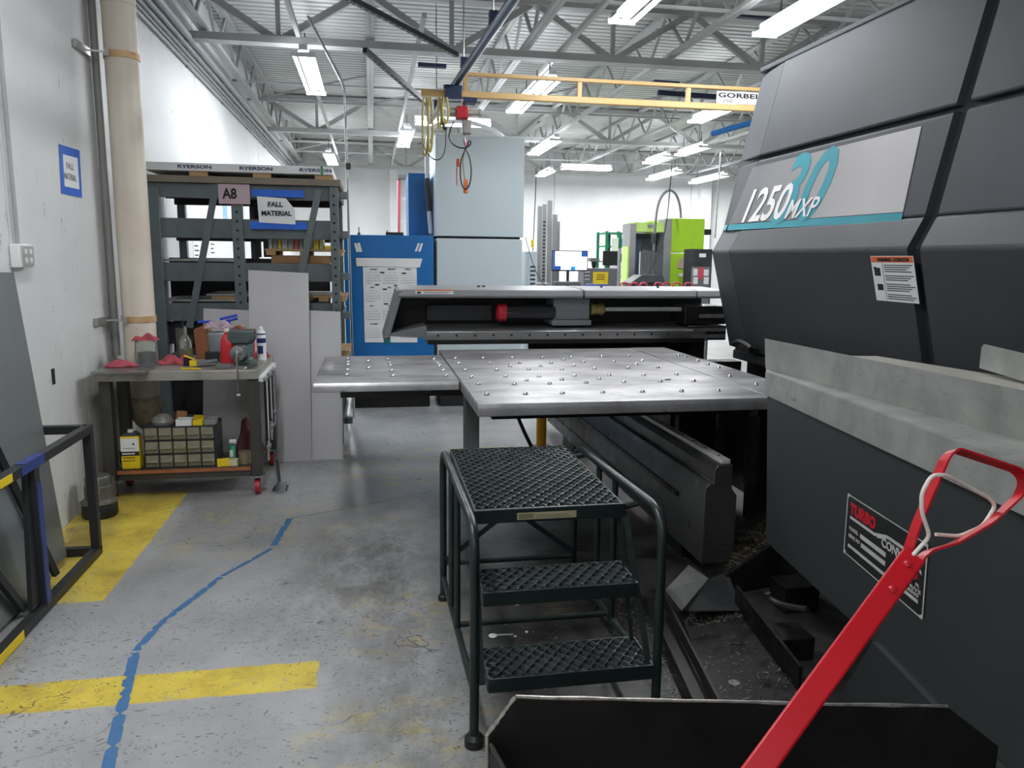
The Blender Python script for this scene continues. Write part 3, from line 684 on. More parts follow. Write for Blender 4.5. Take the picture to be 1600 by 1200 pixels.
for x in (XL_, XR_):
    for y in (2.66, 3.4): MB().tube([(x, y, .748), (XA - .01 if x < .5 else XB + .01, y, .738)], .012, 8).build('weld_stub', M_green, st)
# ================================================================ SCRAP CONVEYOR WITH GALVANISED LEDGE
P0 = aty(1200, 616, 3.2); dd = V((.2073, 1, 0)).normalized(); nn = V((dd.y, -dd.x, 0))
def cp(px, py, o=0.0): return atp(px, py, P0 - nn * o, nn)
M_conv = mat('conveyor_grey_paint', '2B2F2F', 0.5, var=0.07, scale=3, bump=.06, bscale=150)
cv = thing('scrap_conveyor', 'dark grey scrap conveyor hopper with a riveted nameplate', 'scrap conveyor', (1.9, 2.2, 0))
quad = [cp(1199, 600), cp(1197, 845), cp(1480, 1110), cp(1600, 1222), cp(1750, 1400), cp(1750, 900), cp(1600, 770)]
MB().prism(quad, nn * .012).build('side_panel', M_conv, cv, bevel=.002)
fa, fb = cp(1197, 846), cp(1600, 1223); drop = V((0, 0, -.004))
MB().hexa([fa, fa + nn * .5, fa + nn * .5 + V((0, 0, .01)), fa + V((0, 0, .01))], [fb, fb + nn * .5, fb + nn * .5 + V((0, 0, .01)), fb + V((0, 0, .01))]).build('bottom_panel', M_conv, cv, smooth=False)
a0 = cp(1199, 600); b0 = cp(1197, 845)
MB().prism([a0 + nn * .013, b0 + nn * .013, b0 + nn * .5, a0 + nn * .5], dd * .012).build('end_panel', M_conv, cv, smooth=False)
# lower inclined body
la0, lb0 = cp(1365, 1003, -.06), cp(1300, 1120, -.06)
MB().prism([cp(1363, 1003, .02), cp(1285, 1130, .02), V((cp(1285, 1130, .02).x, cp(1285, 1130, .02).y, .01)), V((cp(1700, 1330, .02).x, cp(1700, 1330, .02).y, .01)), cp(1700, 1330, .02), cp(1480, 1125, .02)], nn * .4).build('incline_body', M_conv, cv, smooth=False)
# nameplate
M_plate = mat('nameplate_silver', 'B2B2AE', 0.5, 0.0); 
e0, e1, e2, e3 = cp(1325, 771, .003), cp(1451, 851, .003), cp(1442, 969, .003), cp(1318, 862, .003)
def npt(u, v, o=0.0): return (e0.lerp(e1, u)).lerp(e3.lerp(e2, u), v) - nn * o
pln = MB().prism([npt(0, 0), npt(1, 0), npt(1, 1), npt(0, 1)], nn * .002).build('nameplate', mat('nameplate_black', '1E1F20', .4), cv, bevel=.001, smooth=False)
def nq(u0, v0, u1, v1, o=.0008): return [npt(u0, v0, o), npt(u1, v0, o), npt(u1, v1, o), npt(u0, v1, o)]
mb = MB()
for q in ((0, 0, 1, .018), (0, .982, 1, 1), (0, 0, .012, 1), (.988, 0, 1, 1), (.06, .33, .42, .375), (.56, .24, .95, .285), (.22, .50, .56, .57), (.24, .63, .56, .70), (.06, .80, .94, .85)): mb.prism(nq(*q), nn * .0005)
mb.prism([npt(.40, .33, .0008), npt(.45, .375, .0008), npt(.57, .285, .0008), npt(.56, .24, .0008)], nn * .0005)
mb.build('plate_lines', M_plate, pln, smooth=False)
nr = (e1 - e0).normalized(); nu = (e0 - e3).normalized(); pw, ph = (e1 - e0).length, (e0 - e3).length
def ntext(b, u, v, h, m, width=None, bold=0.0):
    t = text(b, npt(u, v, .001), nr, nu, ph * h / .72, m, pln, bold=bold)
    if width:
        t.scale[0] = pw * width / max(wid(t), .001)
ntext('TURBO', .06, .28, .17, M_red, .36, .003); ntext('CONVEYOR', .50, .44, .13, M_plate, .46, .001)
ntext('MODEL', .06, .56, .06, M_plate, .13); ntext('SERIAL NO', .06, .68, .06, M_plate, .16)
ntext('R', .90, .64, .05, M_plate, .04); ntext('DRIVE', .80, .71, .05, M_plate, .16); ntext('NC 28805', .70, .775, .05, M_plate, .24)
for u, v in ((.02, .02), (.98, .02), (.98, .98), (.02, .98)): MB().lathe([(.006, 0), (.006, .002), (.002, .004)], npt(u, v, .0), 10, -nn).build('rivet', M_plate, pln)
# galvanised tray riding on top
gl_ = thing('galvanised_tray', 'scuffed galvanised sheet trough lying along the top of the scrap conveyor', 'sheet metal trough', (1.9, 2.2, 1.1))
L0, L1 = cp(1197, 581, .012), cp(1760, 800, .012)       # outer fold
B0, B1 = cp(1197, 617, .012), cp(1760, 893, .012)       # bottom of the outer lip
L1 = L0 + (cp(1600, 727, .012) - L0) * 1.25; B1 = B0 + (cp(1600, 805, .012) - B0) * 1.25
def atzline(px, py, z): return atz(px, py, z)
I0 = atz(1197, 577, L0.z) ; I1 = atz(1600, 690, cp(1600, 727, .012).z); I1 = I0 + (I1 - I0) * 1.25
T0 = aty(1196, 529, I0.y); T1r = aty(1600, 610, I0.lerp(I1, .8).y); T1 = T0 + (T1r - T0) * 1.25
mb = MB(); th = .003
def strip(mb, a0, a1, b0, b1, n, t=th):
    n = V(n).normalized() * t; mb.hexa([a0, a1, b1, b0], [a0 + n, a1 + n, b1 + n, b0 + n])
strip(mb, B0, B1, L0, L1, -nn); lipo = mb.build('outer_lip', M_galv, gl_, smooth=False)
mb = MB(); strip(mb, L0, L1, I0, I1, (0, 0, 1)); mb.build('ledge', M_galv, gl_, smooth=False)
mb = MB(); strip(mb, I0 + V((0, 0, .003)), I1 + V((0, 0, .003)), T0, T1, -nn); mb.build('upright_flange', M_galv, gl_, smooth=False)
fz = V((0, 0, -.02)); Wd = nn * .34
M_beige = mat('bare_sheet', 'B1ADA2', .5, .3, var=.05)
q0_, q1_ = T0.lerp(T1, .30) + fz + nn * .004, T1 + fz + nn * .004
mb = MB(); strip(mb, q0_, q1_, q0_ + Wd * .55, q1_ + Wd, (0, 0, 1)); mb.build('trough_floor', M_beige, gl_, smooth=False)
k0 = aty(1530, 575, 2.05); k1 = aty(1620, 602, 1.75); hh = V((0, 0, .075))
mb = MB(); r_ = .012
mb.prism([k0, k1 + (k1 - k0) * .6, k1 + (k1 - k0) * .6 + hh, k0 + hh + (k1 - k0).normalized() * r_, k0 + hh * .85], nn * .003); mb.build('back_plate', M_galv, gl_, smooth=False)
# ================================================================ FOREGROUND SCRAP BIN AND PULL HANDLE
bn = thing('scrap_bin', 'black steel scrap bin with a bright worn rim and clipped corner', 'scrap bin', (.9, 1.4, 0))
M_bin = mat('bin_black_steel', '1B1817', 0.5, 0.2, var=0.3, scale=6, bump=.15, rvar=.1)
YB = 1.28
c1, c2, c3 = aty(806, 1091, YB), aty(762, 1150, YB), aty(1482, 1106, YB)
pl_ = [c2 + V((0, 0, -.3)), c2, c1, c3, aty(1560, 1166, YB), aty(1560, 1166, YB) + V((0, 0, -.2))]
MB().prism(pl_, (0, .006, 0)).build('far_wall', M_bin, bn, smooth=False)
rim = MB(); pts = [c2, c1, c3]
for a, b in ((V((c2.x + .002, YB - .004, c2.z - .3)), c2), (c2, c1), (c1, c3)):
    a, b = V(a), V(b); n = 14; pp = [a.lerp(b, i / n) + V((0, .003, random.uniform(-.0012, .0012))) for i in range(n + 1)]
    rim.tube(pp, [.0042 + random.uniform(-.001, .001) for _ in pp], 6)
rim.build('worn_rim', mat('ground_edge', 'A9A49E', .4, .8, var=.3, scale=30), bn)
s0 = V((c2.x + .003, YB - .01, c2.z - .012)); s1 = V((c2.x + .13, .98, c2.z - .16))
MB().prism([s0, s1, s1 + V((0, 0, -.25)), s0 + V((0, 0, -.25))], (.006, 0, 0)).build('side_wall', M_bin, bn, smooth=False)
MB().tube([s0 + V((0, 0, .002)), s1], .004, 6).build('side_rim', mat('bin_edge', '4A4440', .5, .5), bn)
zb = c2.z - .30
MB().box((c2.x, .85, zb - .02), (1.15, YB, zb)).build('bin_floor', M_bin, bn, smooth=False)
for x, y in ((.3, 1.22), (1.1, 1.22), (.3, .95), (1.1, .95)): MB().box((x - .02, y - .02, 0), (x + .02, y + .02, zb - .02)).build('leg', M_bin, bn, smooth=False)
hd = thing('cart_handle', 'bright red steel pull handle with a D-shaped grip and a bent white hook', 'pull handle', (.6, .95, .3))
M_hred = mat('glossy_red_paint', 'B5121F', 0.32, var=0.05, scale=3)
g0, g1 = aty(1150, 1250, .97), aty(1425, 872, 1.16)
axd = (g1 - g0).normalized(); view = (g1 - CAM).normalized(); side = axd.cross(view).normalized(); fn = side.cross(axd).normalized()
def gpt(o, a, b, c=0.0): return o + axd * a + side * b + fn * c
w2 = .0205
G0 = g0 - axd * .25
prof = [(-w2, .0), (-w2, .012), (-w2 + .003, .015), (w2 - .003, .015), (w2, .012), (w2, 0), (w2 - .003, 0), (w2 - .003, .010), (-w2 + .003, .010), (-w2 + .003, 0)]
sgn = 1 if fn.dot(CAM - g1) > 0 else -1
MB().prism([gpt(G0, 0, b, c * sgn) for b, c in prof], g1 - G0).build('shaft', M_hred, hd, bevel=.001)
for a in (-.025, -.085): MB().lathe([(.007, 0), (.007, .003), (.003, .006)], gpt(g1, a, .0 if a > -.05 else -.004, .015 * sgn), 12, fn * sgn).build('rivet', M_hred, hd)
DG = [(1427, 905), (1418, 862), (1434, 815), (1477, 715), (1490, 702), (1590, 735), (1601, 750), (1592, 775), (1545, 818), (1490, 850), (1448, 862), (1432, 880)]
yd = g1.y + .01
path = rounded([aty(px, py, yd - .012 * i / 12 + (.016 if i > 6 else 0)) for i, (px, py) in enumerate(DG)], .012, 4)
def ribbon(mb, path, w, t, wd):
    P = [V(p) for p in path]; wd = V(wd).normalized(); vs = []; fs = []; n = len(P)
    for i, p in enumerate(P):
        d = (P[min(i + 1, n - 1)] - P[max(i - 1, 0)]).normalized(); u = d.cross(wd).normalized()
        for a, b in ((-1, -1), (1, -1), (1, 1), (-1, 1)): vs.append(p + wd * (a * w / 2) + u * (b * t / 2))
    for i in range(n - 1):
        for q in range(4): fs.append((i * 4 + q, i * 4 + (q + 1) % 4, i * 4 + 4 + (q + 1) % 4, i * 4 + 4 + q))
    fs += [(3, 2, 1, 0), tuple((n - 1) * 4 + q for q in range(4))]
    return mb.add(vs, fs)
wd = (fn * 1.0 + side * .55).normalized()
ribbon(MB(), path, .024, .004, wd).build('grip', M_hred, hd, angle=50)
hk = [(1426, 868), (1453, 838), (1440, 800), (1440, 770), (1456, 742), (1478, 742), (1545, 778), (1556, 790), (1536, 822), (1500, 838), (1462, 835)]
MB().tube(rounded([aty(px, py, yd + (-.018 if px < 1500 and i < 7 else .022)) for i, (px, py) in enumerate(hk)], .012, 4), .0036, 8).build('hook', mat('white_painted_wire', 'D8CFC6', .45, var=.1), hd)
# ================================================================ CHIP CHUTE AND FLOOR TROUGH
ch = thing('chip_trough', 'low dark steel floor trough littered with chips under the press', 'trough', (1.5, 2.8, 0))
q = [atz(1062, 958, .045), atz(1150, 930, .045), atz(1262, 1100, .045), atz(1116, 1098, .045)]
MB().prism(q, (0, 0, .006)).build('trough_floor', M_blackm, ch, smooth=False)
l0, l1 = atz(1042, 945, .11), atz(1122, 1100, .11)
MB().bar(l0, l1 + (l1 - l0) * .3, .010, .05).bar(l0 + V((-.03, 0, -.05)), l1 + V((-.03, 0, -.05)) + (l1 - l0) * .3, .06, .012).build('trough_wall', mat('trough_edge', '3B3B39', .35, .6, var=.2), ch, smooth=False)
r0, r1 = atz(1150, 930, .10), atz(1250, 1060, .10)
MB().bar(r0, r1, .012, .10).build('trough_wall', M_blackm, ch, smooth=False)
df = thing('chip_deflector', 'bent piece of bare sheet metal deflecting chips at the end of the rail beam', 'deflector plate', (1.5, 3.4, 0))
a, b, c, d_ = aty(1040, 922, 3.12), aty(1076, 884, 3.45), aty(1107, 905, 3.4), aty(1065, 955, 3.05)
MB().prism([a, b, c, d_], (0, 0, .004)).build('plate', mat('bare_deflector_sheet', 'B4B4B2', .4, .4, var=.15), df, smooth=False)
e_ = aty(1160, 955, 3.10); f_ = aty(1137, 895, 3.45)
MB().prism([c + V((0, 0, -.002)), d_ + V((.03, 0, -.005)), e_, f_], (0, 0, .004)).build('folded_wing', M_dgrey, df, smooth=False)
cc = thing('chip_chute', 'sloping black chute holding a drift of metal chips beside the scrap conveyor', 'chute', (2.0, 3.6, 0))
a, b, c, d_ = aty(1135, 900, 3.40), aty(1212, 848, 3.45), aty(1240, 760, 4.1), aty(1150, 830, 4.1)
MB().prism([a, b, c, d_], (0, 0, -.02)).build('chute_floor', M_blackm, cc, smooth=False)
MB().prism([a, b, b + V((.0, 0, -.28)), a + V((.05, 0, -.28))], (0, .02, 0)).build('chute_front', mat('chute_black', '0E0E0F', .5), cc, smooth=False)
for k, (px, py, s) in enumerate(((1210, 985, .35), (1225, 915, .3))):
    p = atz(px, py, .12); tag(MB().box((p.x - .02, p.y - .05, .0), (p.x + .16, p.y + .1, .10 + .03 * k)).build('steel_block', M_blackm, smooth=False, bevel=.004), ['black greasy steel block lying in the pit behind the trough', 'black greasy steel block lying nearer the conveyor foot'][k], 'steel block')
tag(MB().tube(arc(atz(1150, 930, .2) + V((.15, 0, 0)), atz(1200, 945, .14), atz(1262, 952, .2), 8), .014, 8).build('black_hose', mat('hose_rubber', '2A2B2D', .4)), 'dull black hose lying across the pit under the conveyor', 'hose')
# chips on the floor and in the trough
mb = MB(); random.seed(3)
def chip(mb, x, y, z, k):
    a = random.uniform(0, 6.28)
    if k < .65:
        L = random.uniform(.006, .03); w = .0012; d = V((math.cos(a), math.sin(a), random.uniform(-.15, .3))) * L
        mb.bar((x, y, z + .002), V((x, y, z + .003)) + d, w, .001)
    else:
        L = random.uniform(.002, .006); mb.obox((x, y, z + .0015), (L, L * .8, .0015), a)
for _ in range(2600):
    x = random.gauss(1.15, .16); y = random.gauss(2.95, .45)
    if 1.01 < x < 1.10 + .17 * (y - 2.38) and 2.1 < y < 3.9: chip(mb, x, y, 0.001, random.random())
for _ in range(380):
    u, v = random.random(), random.random(); u = u ** .5
    if random.random() < .6: u = u * .25
    p = q[0].lerp(q[3], u).lerp(q[1].lerp(q[2], u), v); chip(mb, p.x, p.y, .052, random.random())
for _ in range(260): chip(mb, random.uniform(.37, .92), random.uniform(2.2, 3.5), .001, random.random() * .9)
for _ in range(120): chip(mb, random.uniform(-.6, .3), random.uniform(2.2, 4.5), .001, random.random())
tag(mb.build('metal_chips', mat('bright_chips', '9A958A', .4, .6, var=.3, scale=40), smooth=False), 'loose bright metal chips scattered over the oily floor around the step ladder and trough', 'metal chips', kind='stuff')
mb = MB()
for _ in range(420):
    u, v = random.random(), random.random(); p = a.lerp(b, u).lerp(d_.lerp(c, u), v * .6); chip(mb, p.x, p.y, p.z + random.uniform(.012, .03), random.random())
tag(mb.build('brass_chips', mat('tan_chips', '9A8B62', .45, .5, var=.35, scale=40), smooth=False), 'drift of tan metal chips piled in the black chute', 'metal chips', kind='stuff')
for k, (px, py, r) in enumerate(((808, 943, .02), (770, 994, .028), (805, 995, .008), (790, 976, .007), (823, 988, .007))):
    p = atz(px, py, 0); mb = MB()
    if k == 1: mb.lathe([(r * .7, 0), (r * .7, .002)], (p.x, p.y, .001), 9); mb.bar((p.x + .01, p.y, .004), (p.x + .09, p.y - .005, .004), .006, .004)
    else: mb.lathe([(r, 0), (r * .8, .004)], (p.x, p.y, .001), 7)
    tag(mb.build('paper_scrap', M_paper), ['white crumpled scrap on the floor behind the middle tread', 'white scrap with a thin stem on the floor under the step ladder', 'small white fleck right of the stemmed scrap', 'small white fleck above the stemmed scrap', 'small pale fleck furthest to the right of the stemmed scrap'][k], 'scrap')
p = atz(1147, 1067, .052); tag(MB().lathe([(.021, 0), (.022, .0015)], (p.x, p.y, .0525), 20).build('punched_slug', M_steel), 'round punched steel slug lying in the chip trough', 'metal slug')
# ================================================================ WALL FITTINGS, DOWNPIPE
dp = thing('downpipe', 'fat cream painted downpipe with chipped paint strapped to the left wall', 'downpipe', (-1.66, 5.9, 0))
def pipe_mat():
    t = NT('chipped_cream_paint'); a = t.noise(2, 4)
    c = t.ramp(a, [(0.3, rgb('CFC3B2')), (0.7, rgb('DED4C5'))])
    ch = t.math('MULTIPLY', t.ramp(t.noise(22, 5, 0.8), [(0.655, 0.0), (0.67, 1.0)]), 1.0)
    sep = t.new('ShaderNodeSeparateXYZ'); t.link(t.pos, sep.inputs[0]); mr = t.new('ShaderNodeMapRange'); t.link(sep.outputs[2], mr.inputs[0]); mr.inputs[1].default_value = 2.2; mr.inputs[2].default_value = 1.3
    c = t.mix(t.math('MULTIPLY', ch, mr.outputs[0]), c, rgb('2E2822')); t.link(c, t.b.inputs['Base Color']); t.b.inputs['Roughness'].default_value = .5; return t.m
MB().tube([(-1.675, 6.03, .62), (-1.675, 6.03, 3.5), (-1.665, 6.03, ZD - .1)], .110, 28).build('pipe', pipe_mat(), dp)
MB().lathe([(.113, 0), (.113, .012)], (-1.675, 6.03, 3.33), 28).build('pipe_coupling', mat('cream_paint', 'D8CEBF', .5), dp)
M_strap = mat('rusty_strap', 'C9A57A', .6, .1, var=.2, scale=12)
for z in (3.0, 1.19):
    MB().lathe([(.111, -.022), (.116, -.022), (.116, .022), (.111, .022)], (-1.675, 6.03, z), 28).build('pipe_strap', M_strap, dp)
    MB().bar((-1.86, 5.88, z), (-1.72, 5.905, z), .012, .012).obox((-1.735, 5.90, z), (.03, .012, .05), 0).box((-1.876, 5.70, z - .025), (-1.85, 5.95, z + .025)).build('strap_anchor', mat('zinc_strut', 'A9A9A6', .4, .7), dp, smooth=False)
tag(MB().tube([(-1.85, 6.05, .92), (-1.85, 6.05, 4.4)], .026, 14).build('vertical_conduit', mat('grey_painted_pipe', '8B8B88', .5, var=.06)), 'thin grey vertical pipe on the left wall in front of the cream downpipe', 'pipe')
sg = MB().prism([atx(92, 225, XL + .003), atx(124, 235, XL + .003), atx(128, 309, XL + .003), atx(96, 302, XL + .003)], (.0012, 0, 0)).build('wall_sign', M_tape, smooth=False)
tag(sg, 'faded FALL MATERIAL paper in a blue tape frame on the left wall', 'sign')
MB().prism([atx(98, 241, XL + .0045), atx(121, 247, XL + .0045), atx(124, 296, XL + .0045), atx(101, 291, XL + .0045)], (.0008, 0, 0)).build('paper', M_paper, sg, smooth=False)
M_fade = mat('faded_ink', '7C7B78', .7)
for b, px, py, w in (('FALL', 104, 263, .12), ('MATERIAL', 101, 279, .20)):
    t = text(b, atx(px, py, XL + .006), (0, 1, 0), (0, 0, 1), .055, M_fade, sg, bold=.001); t.scale[0] = w / wid(t)
ob = thing('outlet_box', 'small white double electrical outlet box mounted on the left wall', 'outlet', (XL, 4.62, 1.63))
MB().box((XL + .001, 4.535, 1.575), (XL + .05, 4.70, 1.70)).build('box_body', M_refl, ob, bevel=.006)
MB().box((XL + .05, 4.56, 1.585), (XL + .056, 4.70, 1.69)).build('cover_plate', mat('outlet_plate', 'B5B5AE', .4, .3), ob, bevel=.002)
for y in (4.60, 4.66):
    for z in (1.615, 1.66): MB().lathe([(.016, 0), (.016, .002)], (XL + .056, y, z), 12, (1, 0, 0)).build('socket', M_refl, ob)
tag(MB().tube([(XL + .02, 4.60, 1.70), (XL + .02, 4.60, 3.58)], .012, 8).build('outlet_conduit', M_cond), 'thin conduit dropping to the outlet box on the left wall', 'conduit')
tag(MB().box((XL + .0005, 4.94, .88), (XL + .003, 4.985, .975)).build('wall_slot', M_ink, smooth=False), 'small black upright slot cover on the left wall', 'slot cover')
# ================================================================ A-FRAME SHEET CART
M_angle = mat('black_angle_iron', '2C2D2F', 0.45, .2, var=.15, scale=8)
M_bluepaint = mat('navy_paint', '2C3D78', .5, var=.2, scale=9)
fr = thing('sheet_cart', 'black angle iron sheet cart by the left wall with blue and yellow paint marks', 'cart', (-1.6, 3.8, 0))
def ang(p, q, w=.045, m=M_angle, name='frame_bar', up=(0, 0, 1)):
    return MB().bar(p, q, w, w, up).build(name, m, fr, smooth=False, bevel=.003)
xo, xi = -1.53, -1.80
ang((xo, 4.43, .03), (xo, 4.43, .70)); ang((xo, 3.71, .03), (xo, 3.71, .70), .05)
ang((xo, 2.9, .715), (xo, 4.45, .715)); ang((xo, 2.9, .025), (xo, 4.45, .025)); ang((xi, 2.9, .025), (xi, 4.45, .025)); ang((xi, 4.43, .05), (xi, 4.43, .70)); 
ang((xi, 4.43, .715), (xo, 4.43, .715)); ang((xi, 4.43, .025), (xo, 4.43, .025)); ang((xi, 3.71, .025), (xo, 3.71, .025))
MB().bar((xo + .027, 3.71, .05), (xo + .027, 3.71, .62), .004, .046, (0, 1, 0)).build('blue_paint_patch', M_bluepaint, fr, smooth=False); MB().box((xo - .02, 3.60, .738), (xo + .0235, 3.80, .7405)).build('blue_paint_patch', M_bluepaint, fr, smooth=False); MB().box((xo + .0235, 3.56, .695), (xo + .0255, 3.80, .738)).build('blue_paint_patch', M_bluepaint, fr, smooth=False)
MB().prism([(xo - .02, 3.60, .06), (xo - .02, 3.69, .06), (xo - .02, 3.69, .68), (xo - .02, 3.655, .68)], (.02, 0, 0)).build('gusset', M_angle, fr, smooth=False)
MB().box((xo + .0235, 3.0, .004), (xo + .026, 3.44, .045)).build('yellow_paint_patch', M_yel, fr, smooth=False); MB().box((xo + .0235, 3.36, .70), (xo + .026, 3.47, .735)).build('yellow_paint_patch', M_yel, fr, smooth=False)
MB().box((xi + .03, 2.9, .02), (xo - .03, 3.69, .035)).build('cart_deck', M_galv, fr, smooth=False)
M_gsheet = mat('brushed_galvanised', '8C9393', 0.36, 0.6, var=0.05, scale=1.5, rvar=.03, stretch=(1, 1, .4))
def sheet(name, lab, a, b, c, d, th=.004, m=M_gsheet, g=None):
    n = (V(b) - V(a)).cross(V(d) - V(a)).normalized() * th
    return tag(MB().prism([V(a), V(b), V(c), V(d)], n).build(name, m, smooth=False), lab, 'metal sheet', g)
sheet('leaning_sheet', 'tall galvanised sheet leaning against the left wall, its top corner below the outlet box', (-1.64, 2.9, .052), (-1.64, 4.30, .052), (-1.855, 4.50, 1.55), (-1.855, 2.9, 1.60))
sheet('leaning_sheet', 'second galvanised sheet in the cart, in front of the tallest sheet', (-1.60, 2.9, .052), (-1.60, 3.98, .052), (-1.80, 3.62, 1.32), (-1.80, 2.9, 1.32))
tag(MB().bar((-1.575, 3.99, .07), (-1.775, 3.60, 1.30), .022, .03).build('loose_angle_bar', M_angle, smooth=False), 'long dark angle bar leaning along the edge of the second sheet in the cart', 'metal bar')
tag(MB().bar((-1.57, 3.60, .07), (-1.70, 2.9, 1.15), .03, .03).build('loose_angle_bar', M_angle, smooth=False), 'dark angle bar crossing low at the left edge of the picture in the sheet cart', 'metal bar')
# ================================================================ CANISTER BY THE WALL
ca = thing('shop_canister', 'round grey metal canister on a black base by the left wall beside the workbench wheel', 'canister', (-1.72, 5.12, 0))
c0 = (-1.735, 5.13, 0)
MB().lathe([(.098, .0), (.105, .015), (.105, .075), (.095, .09)], c0, 24).build('base_ring', M_black, ca)
MB().lathe([(.108, .091), (.112, .10), (.09, .115), (.082, .12), (.082, .20), (.076, .205), (.076, .255), (.07, .265), (0, .265)], c0, 24).build('canister_body', mat('canister_metal', '77766F', .4, .6, var=.15), ca)
for a in (-1.2, .2): MB().bar((c0[0] + .088 * math.cos(a), c0[1] + .088 * math.sin(a), .115), (c0[0] + .088 * math.cos(a), c0[1] + .088 * math.sin(a), .25), .02, .01).build('clamp_bar', M_steel, ca, smooth=False)
bd = MB().lathe([(.022, 0), (.022, .003)], (c0[0] + .012, c0[1] - .1045, .045), 18, (0, -1, 0)).build('round_badge', M_paper, ca)
MB().box((c0[0] + .002, c0[1] - .1083, .041), (c0[0] + .022, c0[1] - .1078, .049)).build('badge_print', M_ink, bd, smooth=False)
# ================================================================ WORKBENCH
M_bench = mat('bench_dark_steel', '46443F', 0.5, .3, var=.15, scale=6, bump=.05)
M_btop = mat('bench_top_steel', 'A39F97', 0.45, .5, var=.25, scale=5, rvar=.1)
bx0, bx1, by0, by1, bz = -1.80, -.775, 5.42, 6.28, .885
wb = thing('workbench', 'dark steel rolling workbench with a wood edged lower shelf against the left wall', 'workbench', (-1.28, 5.8, 0))
MB().prism([(bx0, by0, bz - .065), (bx1, by0, bz - .065), (bx1, by1, bz - .065), (-1.50, by1, bz - .065), (-1.50, 5.88, bz - .065), (bx0, 5.88, bz - .065)], (0, 0, .065)).build('benchtop', M_btop, wb, bevel=.004)
for x in (bx0 + .045, bx1 - .035):
    for y in (by0 + .05, (by1 if x > -1.5 else 5.88) - .05): MB().box((x - .035, y - .035, .14), (x + .035, y + .035, bz - .066)).build('leg', M_bench, wb, bevel=.003)
MB().box((bx0 + .085, by0 + .02, .18), (bx1 - .075, 5.86, .205)).build('lower_shelf', mat('shelf_wood_edge', 'A0623E', .7, var=.2, scale=14), wb, smooth=False)
MB().box((bx0 + .085, by0 + .03, .135), (bx1 - .075, by0 + .07, .179)).box((bx0 + .085, by0 + .021, .2055), (bx1 - .076, 5.86, .209)).build('shelf_frame', M_bench, wb, smooth=False)
M_wheel = mat('red_caster_wheel', 'A3222E', .45, var=.08)
for x in (bx0 + .045, bx1 - .035):
    for y in (by0 + .05, (by1 if x > -1.5 else 5.88) - .05):
        cs = MB().box((x - .045, y - .045, .130), (x + .045, y + .045, .139)).box((x - .026, y - .03, .045), (x - .021, y + .03, .13)).box((x + .021, y - .03, .045), (x + .026, y + .03, .13)).build('caster_fork', M_steel, wb, smooth=False)
        MB().lathe([(.040, -.018), (.054, -.016), (.054, .016), (.040, .018)], (x, y, .054), 20, (1, 0, 0)).build('wheel', M_wheel, cs)
# steel plate on the bench
tag(MB().box((-1.80, 5.33, bz + .001), (-1.47, 5.75, bz + .013)).build('steel_plate', M_steel, bevel=.001), 'bare steel plate lying on the left end of the workbench top', 'metal plate')
def bpt(px, py, y, dz=0): return aty(px, py, y)
M_rag = mat('pink_shop_rag', 'A84A55', .9, var=.2, scale=20, bump=.4, bscale=90)
def rag(lab, x, y, z, sx, sy, h, seed, m=None):
    random.seed(seed); n = 16; ph1, ph2, f1, f2 = seed * 1.3, seed * 2.1, random.uniform(7, 11), random.uniform(8, 13); vs = []; fs = []
    for i in range(n + 1):
        for j in range(n + 1):
            u, v = i / n - .5, j / n - .5; e = max(0, 1 - (2 * max(abs(u), abs(v))) ** 3)
            vs.append((x + (u * sx + .004 * math.sin(v * 23 + seed)) * (1 + .15 * math.sin(v * 9 + ph1)), y + v * sy * (1 + .2 * math.sin(u * 8 + ph2)), z + .002 + min(1, e * 1.6) * h * (.42 + .3 * math.sin(u * f1 + v * 4 + ph1) + .18 * math.cos(v * f2 - u * 5 + ph2) + random.uniform(0, .10))))
    for i in range(n):
        for j in range(n): a = i * (n + 1) + j; fs.append((a, a + 1, a + n + 2, a + n + 1))
    o = MB().add(vs, fs).build('shop_rag', m or M_rag, angle=60)
    ss = o.modifiers.new('soft', 'SUBSURF'); ss.levels = ss.render_levels = 1
    s = o.modifiers.new('thick', 'SOLIDIFY'); s.thickness = .002; s.offset = 1
    return tag(o, lab, 'rag')
rag('crumpled pink rag at the left end of the workbench on the steel plate', -1.69, 5.60, bz + .014, .20, .12, .045, 1)
rag('crumpled pink rag in front of the glass jar of yellow liquid', -1.40, 5.80, bz, .22, .14, .07, 2)
rag('small pink rag on the right end of the workbench behind the vise', -.85, 6.12, bz, .12, .1, .05, 3)
# jars and bottles
glass = NT('clear_glass'); glass.b.inputs['Base Color'].default_value = (.85, .9, .88, 1); glass.b.inputs['Roughness'].default_value = .08; glass.b.inputs['Transmission Weight'].default_value = .9; M_glass = glass.m
ct = thing('glass_canister', 'clear glass canister of dark parts with a pink rag on top beside the downpipe', 'jar', (-1.6, 6.1, bz))
MB().lathe([(.07, .0), (.075, .01), (.075, .16), (.07, .165), (.066, .165), (.07, .155), (.07, .012), (0, .012)], (-1.575, 5.80, bz + .001), 20).build('glass_body', M_glass, ct)
MB().lathe([(.06, .014), (.063, .02), (.06, .09), (.03, .10), (0, .10)], (-1.575, 5.80, bz + .001), 14).build('contents', M_blackm, ct)
rr_ = rag('pink rag draped over the glass canister beside the downpipe', -1.575, 5.80, bz + .170, .15, .12, .05, 5)
tn = thing('tin_can', 'tall open grey tin behind the glass jar of yellow liquid', 'tin', (-1.46, 6.1, bz))
MB().lathe([(.04, 0), (.04, .22), (.038, .22), (.038, .01), (0, .01)], (-1.42, 6.16, bz + .001), 16).build('can', mat('dull_tin', '5B5B56', .5, .5), tn)
MB().bar((-1.42, 6.16, bz + .03), (-1.405, 6.15, bz + .29), .006, .012).build('brush_handle', M_black, tn)
